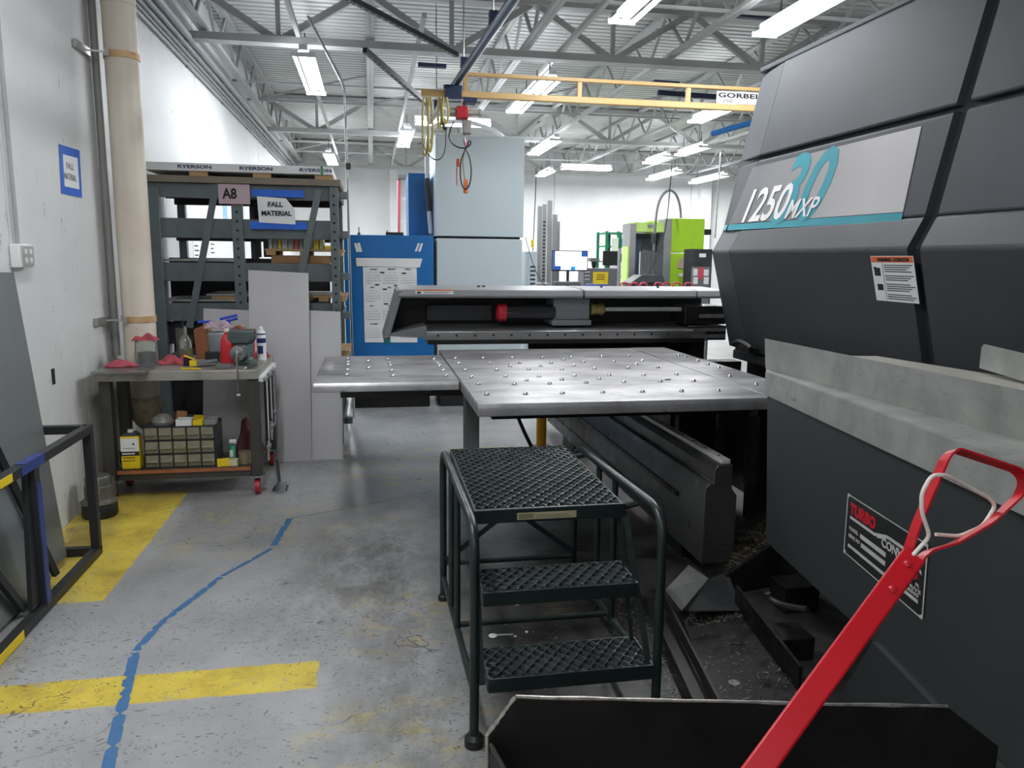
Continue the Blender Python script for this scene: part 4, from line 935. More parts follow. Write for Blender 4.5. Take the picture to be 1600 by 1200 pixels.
jr = thing('glass_jar', 'glass jar half full of yellow liquid with a thin spout', 'jar', (-1.39, 6.0, bz))
MB().lathe([(.042, 0), (.045, .01), (.045, .14), (.02, .18), (.012, .19), (.007, .25), (0, .25)], (-1.355, 5.99, bz + .001), 18).build('glass_body', M_glass, jr)
MB().lathe([(.041, .004), (.0435, .012), (.0435, .085), (0, .085)], (-1.355, 5.99, bz + .002), 18).build('yellow_liquid', mat('yellow_oil', '8E8438', .2, var=.05), jr)
# holder with blue T-handle keys
M_tw = mat('oiled_wood_holder', '8A5632', .6, var=.2, scale=10)
hk_ = thing('wooden_key_holder', 'brown wooden block holding hex keys at the back of the workbench', 'tool holder', (-1.2, 6.1, bz))
MB().prism([(-1.30, 6.05, bz + .001), (-1.21, 6.05, bz + .001), (-1.195, 6.05, bz + .21), (-1.24, 6.05, bz + .25), (-1.31, 6.05, bz + .22)], (0, .1, 0)).build('left_cheek', M_tw, hk_, bevel=.006)
MB().prism([(-1.03, 6.05, bz + .001), (-.95, 6.05, bz + .001), (-.94, 6.05, bz + .22), (-1.0, 6.05, bz + .25), (-1.05, 6.05, bz + .22)], (0, .1, 0)).box((-1.209, 6.07, bz + .001), (-1.031, 6.13, bz + .04)).build('right_cheek', M_tw, hk_, bevel=.006)
M_tb = mat('blue_dipped_handle', '2348C8', .35, var=.05)
for k, (x0, z0, x1, z1, yy) in enumerate(((-1.125, .295, -1.0, .325, 6.09), (-1.115, .27, -1.0, .30, 6.105), (-1.30, .265, -1.2, .272, 6.165))):
    t = thing('hex_key', ['upper bright blue T-handle hex key standing in the workbench holder', 'lower bright blue T-handle hex key standing in the workbench holder', 'dark blue T-handle hex key at the left of the holder'][k], 'hex key', (x0, yy, bz + .05))
    MB().tube([(x0, yy, bz + z0), (x1, yy, bz + z1)], .010, 10).build('handle', M_tb, t); xm = (x0 + x1) / 2
    MB().tube([(xm, yy, bz + (z0 + z1) / 2 - .009), (xm + .006, yy, bz + .045 if k < 2 else bz + .002)], .0035, 8).build('key_shaft', M_tb if k < 2 else M_dgrey, t)
# clear plastic container on a black base
cl = thing('clear_container', 'clear plastic container with a black base in front of the wooden key holder', 'container', (-1.12, 5.95, bz))
MB().box((-1.20, 5.86, bz + .001), (-1.04, 5.98, bz + .075)).build('black_base', M_black, cl, bevel=.008)
MB().lathe([(.062, .076), (.066, .09), (.066, .20), (.055, .215), (.052, .21), (.06, .195), (.06, .08)], (-1.12, 5.92, bz), 18).build('clear_cup', mat('cloudy_plastic', '7E8488', .25, var=.1), cl)
bg = rag('small dusty pink wrapping stuffed above the clear container', -1.12, 5.99, bz + .235, .16, .12, .06, 9, mat('dusty_pink_plastic', 'A8909A', .5, var=.15, scale=20))
bg['category'] = 'wrapping'
# red jug
jg = thing('oil_jug', 'bright red plastic jug with a slim handle standing left of the vise', 'jug', (-1.03, 5.75, bz))
jm = MB(); n = 18; prof = [(.052, 0, 0), (.056, .01, 0), (.056, .12, 0), (.050, .165, -.004), (.030, .20, -.008), (.016, .212, -.01), (.016, .225, -.01)]
vs = []; fs = []
for r, z, dx in prof:
    for k in range(n):
        a = 2 * math.pi * k / n; sx = math.copysign(abs(math.cos(a)) ** .6, math.cos(a)); sy = math.copysign(abs(math.sin(a)) ** .6, math.sin(a))
        vs.append((-1.02 + dx + r * sx, 5.80 + r * .72 * sy, bz + .001 + z))
for i in range(len(prof) - 1):
    for k in range(n): fs.append((i * n + k, i * n + (k + 1) % n, (i + 1) * n + (k + 1) % n, (i + 1) * n + k))
fs += [tuple(range(n))[::-1], tuple(range((len(prof) - 1) * n, len(prof) * n))]
jm.add(vs, fs).build('jug_body', mat('red_plastic', 'C8232F', .4, var=.04), jg)
MB().tube(arc((-1.0, 5.80, bz + .218), (-.95, 5.80, bz + .20), (-.962, 5.80, bz + .15), 8), .009, 8).build('jug_handle', mat('red_plastic', 'C8232F', .4), jg)
MB().lathe([(.018, .226), (.018, .245), (.014, .25), (0, .25)], (-1.03, 5.80, bz), 14).build('cap', mat('cream_cap', 'D9CDB8', .5), jg)
MB().box((-1.0775, 5.775, bz + .02), (-1.0765, 5.825, bz + .07)).build('yellow_label', M_yel, jg, smooth=False)
# small yellow box, foil roll, block, pen
yb = thing('parts_box', 'small yellow cardboard box with an open flap on the workbench beside the foil roll', 'small box', (-1.24, 5.72, bz))
MB().obox((-1.235, 5.66, bz + .021), (.055, .04, .038), .2).build('box_body', M_yel, yb, bevel=.001); MB().obox((-1.265, 5.68, bz + .058), (.07, .035, .003), Matrix.Rotation(.4, 3, 'Y')).build('box_flap', M_yel, yb, smooth=False)
tag(MB().tube([(-1.205, 5.60, bz + .024), (-1.08, 5.66, bz + .028)], .022, 14).build('foil_roll', M_chrome), 'short silver foil roll lying on the front of the workbench', 'foil roll')
tag(MB().box((-1.06, 5.50, bz + .001), (-.96, 5.56, bz + .03)).build('grey_stone_block', mat('whetstone', '7C7776', .8), bevel=.004), 'flat grey whetstone block lying in front of the red jug', 'whetstone')
tag(MB().tube([(-1.28, 5.50, bz + .007), (-1.15, 5.46, bz + .007)], .006, 8).build('marker_pen', M_yel), 'thin yellow and black marker lying on the workbench front', 'pen')
tag(MB().lathe([(.022, .05), (.028, .055), (.026, .1), (.0, .12)], (-1.285, 5.70, bz - .049), 12).lathe([(.03, 0), (.03, .012)], (-1.285, 5.70, bz + .001), 12).build('small_black_knob', M_black), 'small black knob between the rag and the clear container', 'knob')
# vise
vs_ = thing('bench_vise', 'heavy dark green-grey bench vise clamped at the right front of the workbench', 'vise', (-.93, 5.55, bz))
M_vise = mat('vise_paint', '4B5856', .5, .1, var=.15, scale=9)
MB().lathe([(.085, .001), (.085, .02), (.06, .035), (.05, .06)], (-.90, 5.72, bz), 20).build('swivel_base', M_vise, vs_)
MB().box((-.945, 5.56, bz + .061), (-.855, 5.86, bz + .15)).prism([(-.96, 5.70, bz + .151), (-.84, 5.70, bz + .151), (-.82, 5.70, bz + .19), (-.825, 5.70, bz + .245), (-.975, 5.70, bz + .245), (-.98, 5.70, bz + .19)], (0, .09, 0)).build('vise_body', M_vise, vs_, bevel=.01)
MB().prism([(-.955, 5.56, bz + .16), (-.845, 5.56, bz + .16), (-.82, 5.56, bz + .20), (-.815, 5.56, bz + .255), (-.985, 5.56, bz + .255), (-.99, 5.56, bz + .20)], (0, .085, 0)).box((-.94, 5.46, bz + .075), (-.86, 5.555, bz + .16)).build('moving_jaw', M_vise, vs_, bevel=.012)
MB().box((-.985, 5.646, bz + .215), (-.815, 5.66, bz + .257)).box((-.985, 5.68, bz + .215), (-.815, 5.694, bz + .257)).build('jaw_plate', mat('rusty_jaw', '8A6A66', .5, .6), vs_, smooth=False)
MB().lathe([(.045, 0), (.05, .008), (.05, .018), (.022, .022), (.022, .05), (.0, .055)], (-.905, 5.46, bz + .11), 18, (0, -1, 0)).build('screw_collar', M_steel, vs_)
hh_ = MB().tube([(-.905, 5.405, bz + .17), (-.90, 5.39, bz - .165)], .007, 10).build('tommy_bar', M_chrome, vs_)
MB().lathe([(.011, -.012), (.011, .012)], (-.90, 5.39, bz - .165), 12, (1, 0, 0)).build('bar_knob', M_chrome, hh_)
# spray can
sp_ = thing('spray_can', 'white spray can with a blue band and cap standing behind the vise', 'spray can', (-.86, 6.0, bz))
MB().lathe([(.033, .001), (.033, .20), (.028, .215), (.014, .222)], (-.815, 5.95, bz), 18).build('can', M_refl, sp_)
MB().lathe([(.0335, .13), (.0335, .165)], (-.815, 5.95, bz), 18).lathe([(.0335, .19), (.0335, .2)], (-.815, 5.95, bz), 18).build('blue_band', mat('navy_print', '24346E', .4), sp_)
MB().lathe([(.016, .223), (.016, .24), (.008, .25), (0, .25)], (-.815, 5.95, bz), 12).build('cap', M_paper, sp_)
MB().box((-.838, 5.9155, bz + .05), (-.80, 5.917, bz + .11)).build('print_block', mat('navy_print', '24346E', .4), sp_, smooth=False)
tag(MB().lathe([(.012, 0), (.012, .16), (.006, .2), (0, .2)], (-.90, 6.12, bz + .001), 12).build('glue_bottle', mat('red_plastic', 'C8232F', .4)), 'thin red-tipped bottle standing behind the vise', 'bottle')
bt = rag('white and pink crumpled plastic wrap behind the vise', -.96, 6.215, bz + .001, .16, .11, .26, 12, mat('pinkish_plastic', 'C9A9AA', .4, var=.15, scale=30)); bt['category'] = 'wrapping'
pl2 = thing('pliers', 'black-handled pliers lying at the right front corner of the workbench', 'pliers', (-.82, 5.5, bz))
for s in (-1, 1): MB().tube(arc((-.85, 5.47, bz + .012), (-.83, 5.50 + s * .02, bz + .012), (-.80, 5.56 + s * .03, bz + .012), 6), .006, 8).build('handle', M_black, pl2)
MB().tube([(-.855, 5.455, bz + .012), (-.865, 5.435, bz + .01)], [.009, .004], 8).build('jaw', M_steel, pl2)
# lower shelf: parts organiser
sz = .2095
og = thing('parts_organiser', 'grey metal parts organiser with three rows of small tan drawers on the lower shelf', 'organiser', (-1.32, 5.6, sz))
ox0, ox1, oy0, oz1 = -1.545, -1.085, 5.47, sz + .285
mb = MB().box((ox0, oy0 + .01, oz1 - .006), (ox1, oy0 + .28, oz1)).box((ox0, oy0 + .01, sz + .001), (ox1, oy0 + .28, sz + .007)).box((ox0, oy0 + .27, sz + .001), (ox1, oy0 + .28, oz1))
for i in range(6): x = ox0 + (ox1 - ox0 - .005) * i / 5; mb.box((x, oy0 + .01, sz + .001), (x + .005, oy0 + .28, oz1))
for j in (1, 2): z = sz + (oz1 - sz) * j / 3; mb.box((ox0, oy0 + .01, z - .003), (ox1, oy0 + .28, z + .003))
mb.build('cabinet_frame', M_dgrey, og, smooth=False)
M_dr = mat('dusty_tan_drawer', '8C8772', .55, var=.15, scale=12)
cw, chh = (ox1 - ox0 - .005) / 5, (oz1 - sz) / 3
for j in range(3):
    for i in range(5):
        x0 = ox0 + .008 + i * cw; z0 = sz + .007 + j * chh
        d = MB().box((x0, oy0 + .006, z0), (x0 + cw - .011, oy0 + .2, z0 + chh - .016)).build('drawer', M_dr, og, smooth=False, bevel=.002)
        MB().prism([(x0 + .004, oy0 + .006, z0 + .045), (x0 + .004, oy0 - .016, z0 + .036), (x0 + .004, oy0 - .014, z0 + .032), (x0 + .004, oy0 + .006, z0 + .038)], (cw - .019, 0, 0)).build('finger_pull', M_dr, d, smooth=False)
ycn = thing('solvent_can', 'yellow and white rectangular solvent can on the lower shelf beside the parts organiser', 'can', (-1.64, 5.5, sz))
MB().box((-1.69, 5.46, sz + .001), (-1.57, 5.54, sz + .23)).build('can_body', M_yel, ycn, bevel=.006)
MB().box((-1.688, 5.4585, sz + .125), (-1.572, 5.4596, sz + .215)).build('white_label', M_paper, ycn, smooth=False)
MB().box((-1.688, 5.458, sz + .095), (-1.572, 5.4592, sz + .124)).build('black_label', M_ink, ycn, smooth=False)
MB().prism([(-1.69, 5.46, sz + .231), (-1.57, 5.46, sz + .231), (-1.60, 5.48, sz + .25), (-1.66, 5.48, sz + .25)], (0, .06, 0)).build('can_shoulder', M_dgrey, ycn, smooth=False)
MB().lathe([(.018, .25), (.02, .252), (.02, .268), (.0, .27)], (-1.63, 5.50, sz), 14).build('screw_cap', M_refl, ycn)
MB().box((-1.612, 5.4575, sz + .17), (-1.60, 5.4585, sz + .182)).build('leaf_mark', M_ink, ycn, smooth=False)
MB().box((-1.675, 5.4575, sz + .145), (-1.60, 5.4583, sz + .150)).build('grey_print', mat('grey_print', '9A9A9A', .6), ycn, smooth=False); MB().box((-1.68, 5.457, sz + .106), (-1.60, 5.4578, sz + .114)).build('white_print', M_paper, ycn, smooth=False)
for r in (0, 1): MB().box((-1.68, 5.4585, sz + .078 - r * .02), (-1.60, 5.4597, sz + .083 - r * .02)).build('black_print', M_ink, ycn, smooth=False)
# things on the organiser
oz = oz1 + .001
def box_open(name, lab, c, s, m, cat='box', rot=0, fill=None):
    r = thing(name, lab, cat, c); R = Matrix.Rotation(rot, 3, 'Z'); x, y, z = s; t = .003; c = V(c)
    mb = MB(); mb.obox(c + V((0, 0, t / 2)), (x, y, t), R)
    for dx, dy, a, b in ((x / 2, 0, t, y), (-x / 2, 0, t, y), (0, y / 2, x, t), (0, -y / 2, x, t)): mb.obox(c + R @ V((dx, dy, z / 2)), (a, b, z), R)
    mb.build('tray', m, r, smooth=False)
    if fill: MB().obox(c + V((0, 0, z * .4)), (x - .008, y - .008, z * .6), R).build('contents', fill, r, smooth=False)
    return r
box_open('small_tray', 'white open plastic tray of parts on top of the organiser', (-1.285, 5.53, oz), (.10, .08, .045), M_refl, fill=M_dgrey)
t = box_open('yellow_parts_box', 'small yellow box with its lid up on top of the organiser', (-1.195, 5.52, oz), (.06, .05, .035), M_yel, fill=M_dgrey)
MB().prism([(-1.23, 5.545, oz + .036), (-1.16, 5.545, oz + .036), (-1.165, 5.53, oz + .065), (-1.225, 5.53, oz + .065)], (0, .003, 0)).build('raised_lid', M_yel, t, smooth=False)
box_open('small_tray', 'grey open tray at the right end of the organiser top', (-1.12, 5.55, oz), (.075, .08, .04), M_galv, fill=M_blackm)
MBg = MB().lathe([(.07, 0), (.075, .02), (.06, .05), (.03, .07), (0, .072)], (-1.44, 5.58, oz), 12)
tag(MBg.build('plastic_bag', mat('cloudy_bag', '7D7D76', .4, var=.2, scale=25, bump=.5)), 'crumpled cloudy plastic bag at the left end of the organiser top', 'bag')
tag(MB().lathe([(.05, 0), (.052, .05), (.048, .055), (.045, .02), (0, .02)], (-1.345, 5.66, oz), 14).build('brown_bowl', mat('brown_bowl', '5E3A2A', .6)), 'shallow brown bowl behind the white tray on the organiser', 'bowl')
tag(MB().prism([(-1.36, 5.60, oz), (-1.29, 5.60, oz), (-1.28, 5.58, oz + .085), (-1.345, 5.58, oz + .09)], (0, .004, 0)).build('cardboard_flap', mat('tan_card_flap', 'B07A58', .8)), 'tan cardboard flap standing at the back of the organiser top', 'cardboard')
box_open('open_carton', 'yellow and white open carton at the right of the lower shelf beside the organiser', (-1.035, 5.475, sz + .001), (.08, .05, .045), M_yel, rot=.2, fill=M_paper)
box_open('open_carton', 'cream open carton between the yellow one and the round tin on the lower shelf', (-.965, 5.475, sz + .001), (.055, .05, .045), mat('cream_card', 'C9BE9A', .7), rot=-.1, fill=M_dgrey)
tt = thing('round_tin', 'dull round tin with no lid near the right leg of the workbench lower shelf', 'tin', (-.89, 5.52, sz))
MB().lathe([(.042, .001), (.042, .085), (.040, .085), (.040, .01), (0, .01)], (-.90, 5.53, sz), 18).build('tin_body', mat('dull_tin_b', '8A8067', .5, .4, var=.2), tt)
bt_ = thing('spray_bottle', 'small green and white spray bottle on the lower shelf behind the cartons', 'bottle', (-1.0, 5.65, sz))
MB().lathe([(.022, .001), (.024, .01), (.024, .09), (.010, .11), (.010, .125)], (-1.0, 5.62, sz), 14).build('bottle_body', mat('green_label', '2E8A66', .5), bt_)
MB().box((-1.015, 5.60, sz + .126), (-.97, 5.63, sz + .15)).build('spray_head', M_refl, bt_, bevel=.003); MB().box((-1.012, 5.5935, sz + .03), (-.99, 5.5955, sz + .08)).build('white_label', M_paper, bt_, smooth=False)
mr_ = rag('lumpy dark maroon sack on the lower shelf by the right leg', -.905, 5.80, sz + .001, .19, .2, .30, 21, mat('maroon_sack', '4A2028', .7, var=.2, scale=20)); mr_['category'] = 'sack'
mr_.name = 'maroon_sack'
# pallet jack like disc stored behind the bench
MB().tube(arc((-1.675, 6.03, .62), (-1.675, 6.03, .45), (-1.60, 6.03, .45), 8), [.110, .114, .117, .118, .118, .116, .115, .113, .11], 24).build('pipe_elbow', mat('peeling_elbow', 'A0917A', .7, var=.3, scale=14), dp)
tag(MB().lathe([(.05, -.02), (.06, 0), (.06, .08), (.03, .10)], (-1.68, 5.60, sz + .02), 14).build('black_motor_part', M_blackm), 'greasy black round part behind the yellow solvent can', 'machine part')
# clamps hanging on the right side of the bench
for k, (y, L, lab) in enumerate(((5.52, .55, 'longest bright bar clamp hanging on the right end of the workbench'), (5.72, .45, 'middle bar clamp hanging on the right end of the workbench'), (5.9, .38, 'shortest bar clamp, furthest back on the right end of the workbench'))):
    c = thing('hanging_bar_clamp', lab, 'clamp', (bx1 + .04, y, .5)); x = bx1 + .045
    MB().bar((x, y, .84 - L), (x, y, .84), .008, .022, (0, 1, 0)).build('bar', M_chrome, c, smooth=False)
    MB().box((x - .012, y - .06, .80), (x + .012, y + .02, .825)).build('fixed_jaw', M_steel, c, bevel=.004)
    MB().box((x - .012, y - .07, .84 - L + .03), (x + .012, y + .02, .84 - L + .06)).build('sliding_jaw', M_steel, c, bevel=.004)
    MB().tube([(x, y - .055, .84 - L - .05), (x, y - .055, .84 - L + .09)], .008, 8).build('clamp_screw', M_chrome, c)
MB().box((bx1 + .0005, 5.45, .80), (bx1 + .03, 6.2, .83)).build('side_hook_rail', M_refl, wb, smooth=False)
foot = thing('floor_pedal', 'bright metal pedal bracket on the floor at the right of the workbench', 'pedal', (-.68, 5.6, 0))
MB().bar((-.70, 5.62, .20), (-.68, 5.58, .02), .02, .03).build('bracket_arm', M_chrome, foot, smooth=False); MB().obox((-.66, 5.5, .03), (.07, .12, .006), Matrix.Rotation(.35, 3, 'X')).build('pedal_plate', M_chrome, foot, smooth=False); MB().box((-.72, 5.5, 0), (-.62, 5.62, .012)).build('base', M_dgrey, foot, smooth=False)
# ================================================================ LEANING PALE SHEETS
M_ps = mat('pale_grey_sheet', 'A5A4A5', 0.5, 0.25, var=0.03, scale=2)
def lean(lab, p0, p1, ptl, ptr, yb, yt):
    a, b = atz(*p0), atz(*p1); a = V((a.x, yb, 0.001)); b = V((b.x, yb, 0.001)); c, d = aty(*ptr, yt), aty(*ptl, yt)
    return tag(MB().prism([a, b, c, d], (0, -.004, .001)).build('steel_sheet', M_ps, smooth=False), lab, 'metal sheet', 'pale steel sheets leaning on the rack')
lean('tallest pale steel sheet leaning on the rack in front of the other two', (394, 722), (487, 722), (388, 422), (482, 427), 6.32, 6.72)
lean('short pale steel sheet leaning at the right of the tallest one', (484, 722), (536, 722), (480, 485), (532, 487), 6.34, 6.76)
lean('wide pale steel sheet behind the right end of the workbench', (319, 722), (400, 722), (318, 482), (392, 485), 6.36, 6.74)
# ================================================================ STEEL RACK WITH SHEET STOCK
RY = 6.90; rx0, rx1 = -1.795, -.265
rk = thing('steel_rack', 'tall grey-green cantilever steel rack with perforated uprights beside the left wall', 'rack', (-1.05, 7.4, 0))
def upright(x, y, z1=2.235, w=.09, face=True, d=.07):
    u = MB().box((x - w / 2, y, 0), (x + w / 2, y + d, z1)).build('upright', M_rack, rk, bevel=.003)
    mb = MB()
    for i in range(int(z1 / .075)): mb.lathe([(.0115, 0), (.0115, .0015)], (x, y - .0005, .06 + i * .075), 10, (0, -1, 0))
    if face: mb.build('punched_holes', M_ink, u)
    return u
upright(-1.10, RY - .001, 2.10, .085); upright(-.305, RY - .012, 2.235, .07); upright(-1.75, RY, 2.2, .085, False)
for x in (-1.75, -1.10, -.305): upright(x, 7.85, 2.235, .07, False)
for z0, z1 in ((2.125, 2.24), (1.795, 1.955), (1.435, 1.59), (1.10, 1.25), (.62, .76), (.16, .28)):
    MB().box((rx0, RY + .0715 - .045, z0), (rx1 - .08, RY + .0715 + .03, z1)).build('front_beam', M_rack, rk, bevel=.003)
    MB().box((rx0, 7.80, z0 - .01), (rx1 - .08, 7.845, z0 + .06)).build('rear_beam', M_blackm, rk, smooth=False)
    MB().box((rx1, RY + .0, z0 + .02), (rx1 + .012, 7.9, z0 + .07)).build('side_arm', M_rack, rk, smooth=False)
    MB().box((rx1 + .0125, RY + .02, z0 + .015), (rx1 + .075, RY + .09, z0 + .075)).build('arm_stop', M_rack, rk, bevel=.004)
for a, b in (((338, 288), (296, 512)), ((498, 297), (470, 430))):
    MB().bar(aty(*a, RY + .008), aty(*b, RY + .008), .055, .01, (0, 1, 0)).build('diagonal_brace', M_rack, rk, smooth=False)
# rear dark plates added to stand in for the shaded bay interiors, plus a black post
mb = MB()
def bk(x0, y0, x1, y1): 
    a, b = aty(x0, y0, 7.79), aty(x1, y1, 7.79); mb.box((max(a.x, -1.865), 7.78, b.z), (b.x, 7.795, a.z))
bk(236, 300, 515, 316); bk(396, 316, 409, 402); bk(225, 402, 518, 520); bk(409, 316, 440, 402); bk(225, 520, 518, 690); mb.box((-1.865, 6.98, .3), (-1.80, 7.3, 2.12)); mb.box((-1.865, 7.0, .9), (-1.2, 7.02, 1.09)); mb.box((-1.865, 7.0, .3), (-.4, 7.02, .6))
mb.build('shade_backing', mat('rack_shade_black', '202224', .6, var=.1), rk, smooth=False)
for z, k in ((1.60, 0), (1.26, 1), (.77, 2)):   # sheet stacks lying on the beams
    s = MB().box((rx0 + .03, RY + .11, z), (-1.16, 7.70, z + .018)).build('stacked_sheet', M_galv, smooth=False)
    tag(s, ['galvanised sheet lying in the second bay down of the rack, left half', 'galvanised sheet lying in the third bay down of the rack, left half', 'galvanised sheet lying low in the rack, left half'][k], 'metal sheet')
def pallet(lab, x0, x1, y0, y1, z):
    r = thing('wood_pallet', lab, 'pallet', ((x0 + x1) / 2, (y0 + y1) / 2, z))
    for x in (x0 + .05, (x0 + x1) / 2, x1 - .05): MB().box((x - .04, y0, z), (x + .04, y1, z + .035)).build('stringer', M_wood, r, smooth=False)
    n = 5
    for i in range(n): y = y0 + (y1 - y0 - .09) * i / (n - 1); MB().box((x0, y, z + .0355), (x1, y + .09, z + .055)).build('deck_board', M_wood, r, smooth=False)
    return r
pallet('wooden pallet stacked with binders in the right bay of the rack', -.90, -.24, RY + .11, 7.6, 1.66)
tag(MB().box((-.85, RY + .12, 1.592), (-.36, 7.5, 1.659)).build('cardboard_sheet', M_card, smooth=False), 'flat brown cardboard under the pallet of binders in the rack', 'cardboard')
pallet('small wooden pallet in the third bay down of the rack, right half', -.62, -.22, RY + .11, 7.6, 1.26)
pallet('wooden pallet poking out low at the right side of the rack', -.50, -.20, RY + .11, 7.6, .77)
tag(MB().box((-.56, RY + .12, 1.318), (-.28, 7.4, 1.335)).build('stacked_sheet', M_galv, smooth=False), 'thin bright sheet resting on the small pallet in the rack', 'metal sheet')
tag(MB().box((-1.36, RY + .13, 1.279), (-1.16, 7.5, 1.31)).build('wood_batten', M_wood, smooth=False), 'pale wood batten in the third bay down of the rack beside the middle upright', 'batten')
tag(MB().box((-1.40, RY + .12, 1.311), (-.96, 7.6, 1.325)).build('stacked_sheet', M_galv, smooth=False), 'thin bright sheet lying on the pale wood batten in the rack', 'metal sheet')
random.seed(4)
cols = ['B8B9B2', '8E8F8A', 'C9B23A', 'A9B0AC', '9D9A90', 'B3545A', '7F8C86', 'C6C4B8', 'A3A49C', 'D8B838', 'B9B48A']
names = ['light grey', 'mid grey', 'mustard', 'blue-grey', 'dull beige', 'dusty red', 'green-grey', 'cream', 'stone grey', 'yellow', 'khaki']
x = -.87
for k, c in enumerate(cols):
    w = random.uniform(.028, .05); h = random.uniform(.075, .10)
    tag(MB().box((x, RY + .14, 1.716), (x + w - .003, RY + .36, 1.716 + h)).build('binder', mat('binder_' + c, c, .6, var=.06), smooth=False), '%s binder in the row on the rack pallet' % names[k], 'binder', 'binders on the rack pallet'); x += w + .004
tag(MB().box((x + .005, RY + .13, 1.716), (x + .09, RY + .4, 1.745)).build('yellow_pad', M_yel, smooth=False), 'flat yellow pad at the right end of the binders on the rack', 'pad')
# top load
tb = tag(MB().box((rx0, RY - .02, 2.2415), (rx1 + .02, 7.7, 2.295)).build('timber_board', mat('grey_brown_timber', '7E7567', .8, var=.1, scale=5), smooth=False), 'long grey-brown timber board lying along the top of the rack', 'board')
for k, (a, b) in enumerate(((-1.455, -1.31), (-.955, -.81), (-.455, -.305))):
    tag(MB().box((a, RY - .02, 2.2955), (b, 7.6, 2.33)).build('wood_block', M_wood, smooth=False), ['left of the three pale wood blocks under the white wrapped bundle on the rack', 'middle pale wood block under the white wrapped bundle on the rack', 'pale wood block strapped at the right end under the white wrapped bundle'][k], 'wood block')
wbun = thing('wrapped_bundle', 'white wrapped sheet bundle printed RYERSON three times on top of the rack', 'sheet bundle', (-1.05, 7.3, 2.33))
MB().box((rx0, RY - .04, 2.3305), (-.31, 7.7, 2.395)).build('bundle', mat('white_wrap', 'DADBDB', .5, var=.02), wbun, bevel=.004)
M_navy = mat('navy_print_b', '2B3560', .5)
for px in (262, 362, 459):
    p = aty(px, 0, RY - .042); t = text('RYERSON', (p.x, RY - .0415, 2.352), (1, 0, 0), (0, 0, 1), .036, M_navy, wbun, bold=.0012); t.scale[0] = .262 / wid(t)
p = aty(262, 262, RY); 
MB().box((-.405, RY - .0435, 2.325), (-.385, RY - .0405, 2.4)).build('green_strap', mat('green_strap', '1E8A50', .5), wbun, smooth=False)
a8 = MB().box((-1.235, RY - .020, 2.075), (-.985, RY - .0165, 2.235)).build('bay_sign', mat('pink_card', 'B9A4A8', .7, var=.03), smooth=False)
tag(a8, 'pink bay sign reading A8 on the middle upright of the rack', 'sign'); t = text('A8', (-1.20, RY - .021, 2.12), (1, 0, 0), (0, 0, 1), .115, M_ink, a8, bold=.004); t.scale[0] = .115 / wid(t)
fm = thing('paper_sign', 'white FALL MATERIAL sign in a clear sleeve stuck to the rack with blue tape', 'sign', (-.8, RY, 2.0))
for q in (((394, 296), (475, 309)), ((391, 346), (480, 359))):
    a, b = aty(*q[0], RY), aty(*q[1], RY); MB().box((a.x, RY - .022 + .0, b.z), (b.x, RY - .0195, a.z)).build('blue_tape', M_tape, fm, smooth=False)
a, b = aty(402, 307, RY), aty(462, 351, RY)
MB().prism([(a.x, RY - .024, a.z), (b.x - .07, RY - .026, a.z - .012), (b.x, RY - .028, a.z - .10), (b.x, RY - .026, b.z), (a.x + .01, RY - .024, b.z + .012)], (0, -.001, 0)).build('paper', M_paper, fm, smooth=False)
t = text('FALL', (a.x + .085, RY - .030, a.z - .082), (1, 0, 0), (0, 0, 1), .055, M_ink, fm, bold=.002); t.scale[0] = .12 / wid(t)
t = text('MATERIAL', (a.x + .03, RY - .030, a.z - .155), (1, 0, 0), (0, 0, 1), .055, M_ink, fm, bold=.002); t.scale[0] = .245 / wid(t)
# drawings taped to the left wall, seen through the rack
for k, (px, py) in enumerate(((285, 396), (308, 394), (332, 384), (352, 330))):
    p = atx(px, py, XL + .004); s = tag(MB().box((XL + .001, p.y - .16, p.z - .12), (XL + .003, p.y + .16, p.z + .12)).build('wall_drawing', M_paper if k < 3 else mat('pale_blue_note', '86B4CE', .6), smooth=False),
        ['leftmost paper notice on the wall seen through the rack', 'second paper notice on the wall seen through the rack', 'tall drawing of a part on the wall seen through the rack', 'pale blue note on the wall seen through the rack'][k], 'notice')
    if k < 3:
        mb = MB()
        for j in range(4): mb.box((XL + .0031, p.y - .11, p.z - .09 + j * .05), (XL + .0038, p.y + .11 - .04 * (j % 2), p.z - .075 + j * .05))
        mb.build('print', M_ink, s, smooth=False)
# drop conduit beside the rack
dc = thing('drop_conduit', 'slim silver conduit dropping from the roof just right of the rack', 'conduit', (-.2, 8.0, 1.9))
MB().tube(rounded([(-.55, 8.0, 3.9), (-.225, 8.0, 3.28), (-.205, 8.0, .0)], .1, 5), .013, 10).build('pipe', M_chrome, dc); MB().box((-.23, 7.97, 2.5), (-.18, 8.03, 2.56)).build('fitting', M_dgrey, dc, bevel=.004)
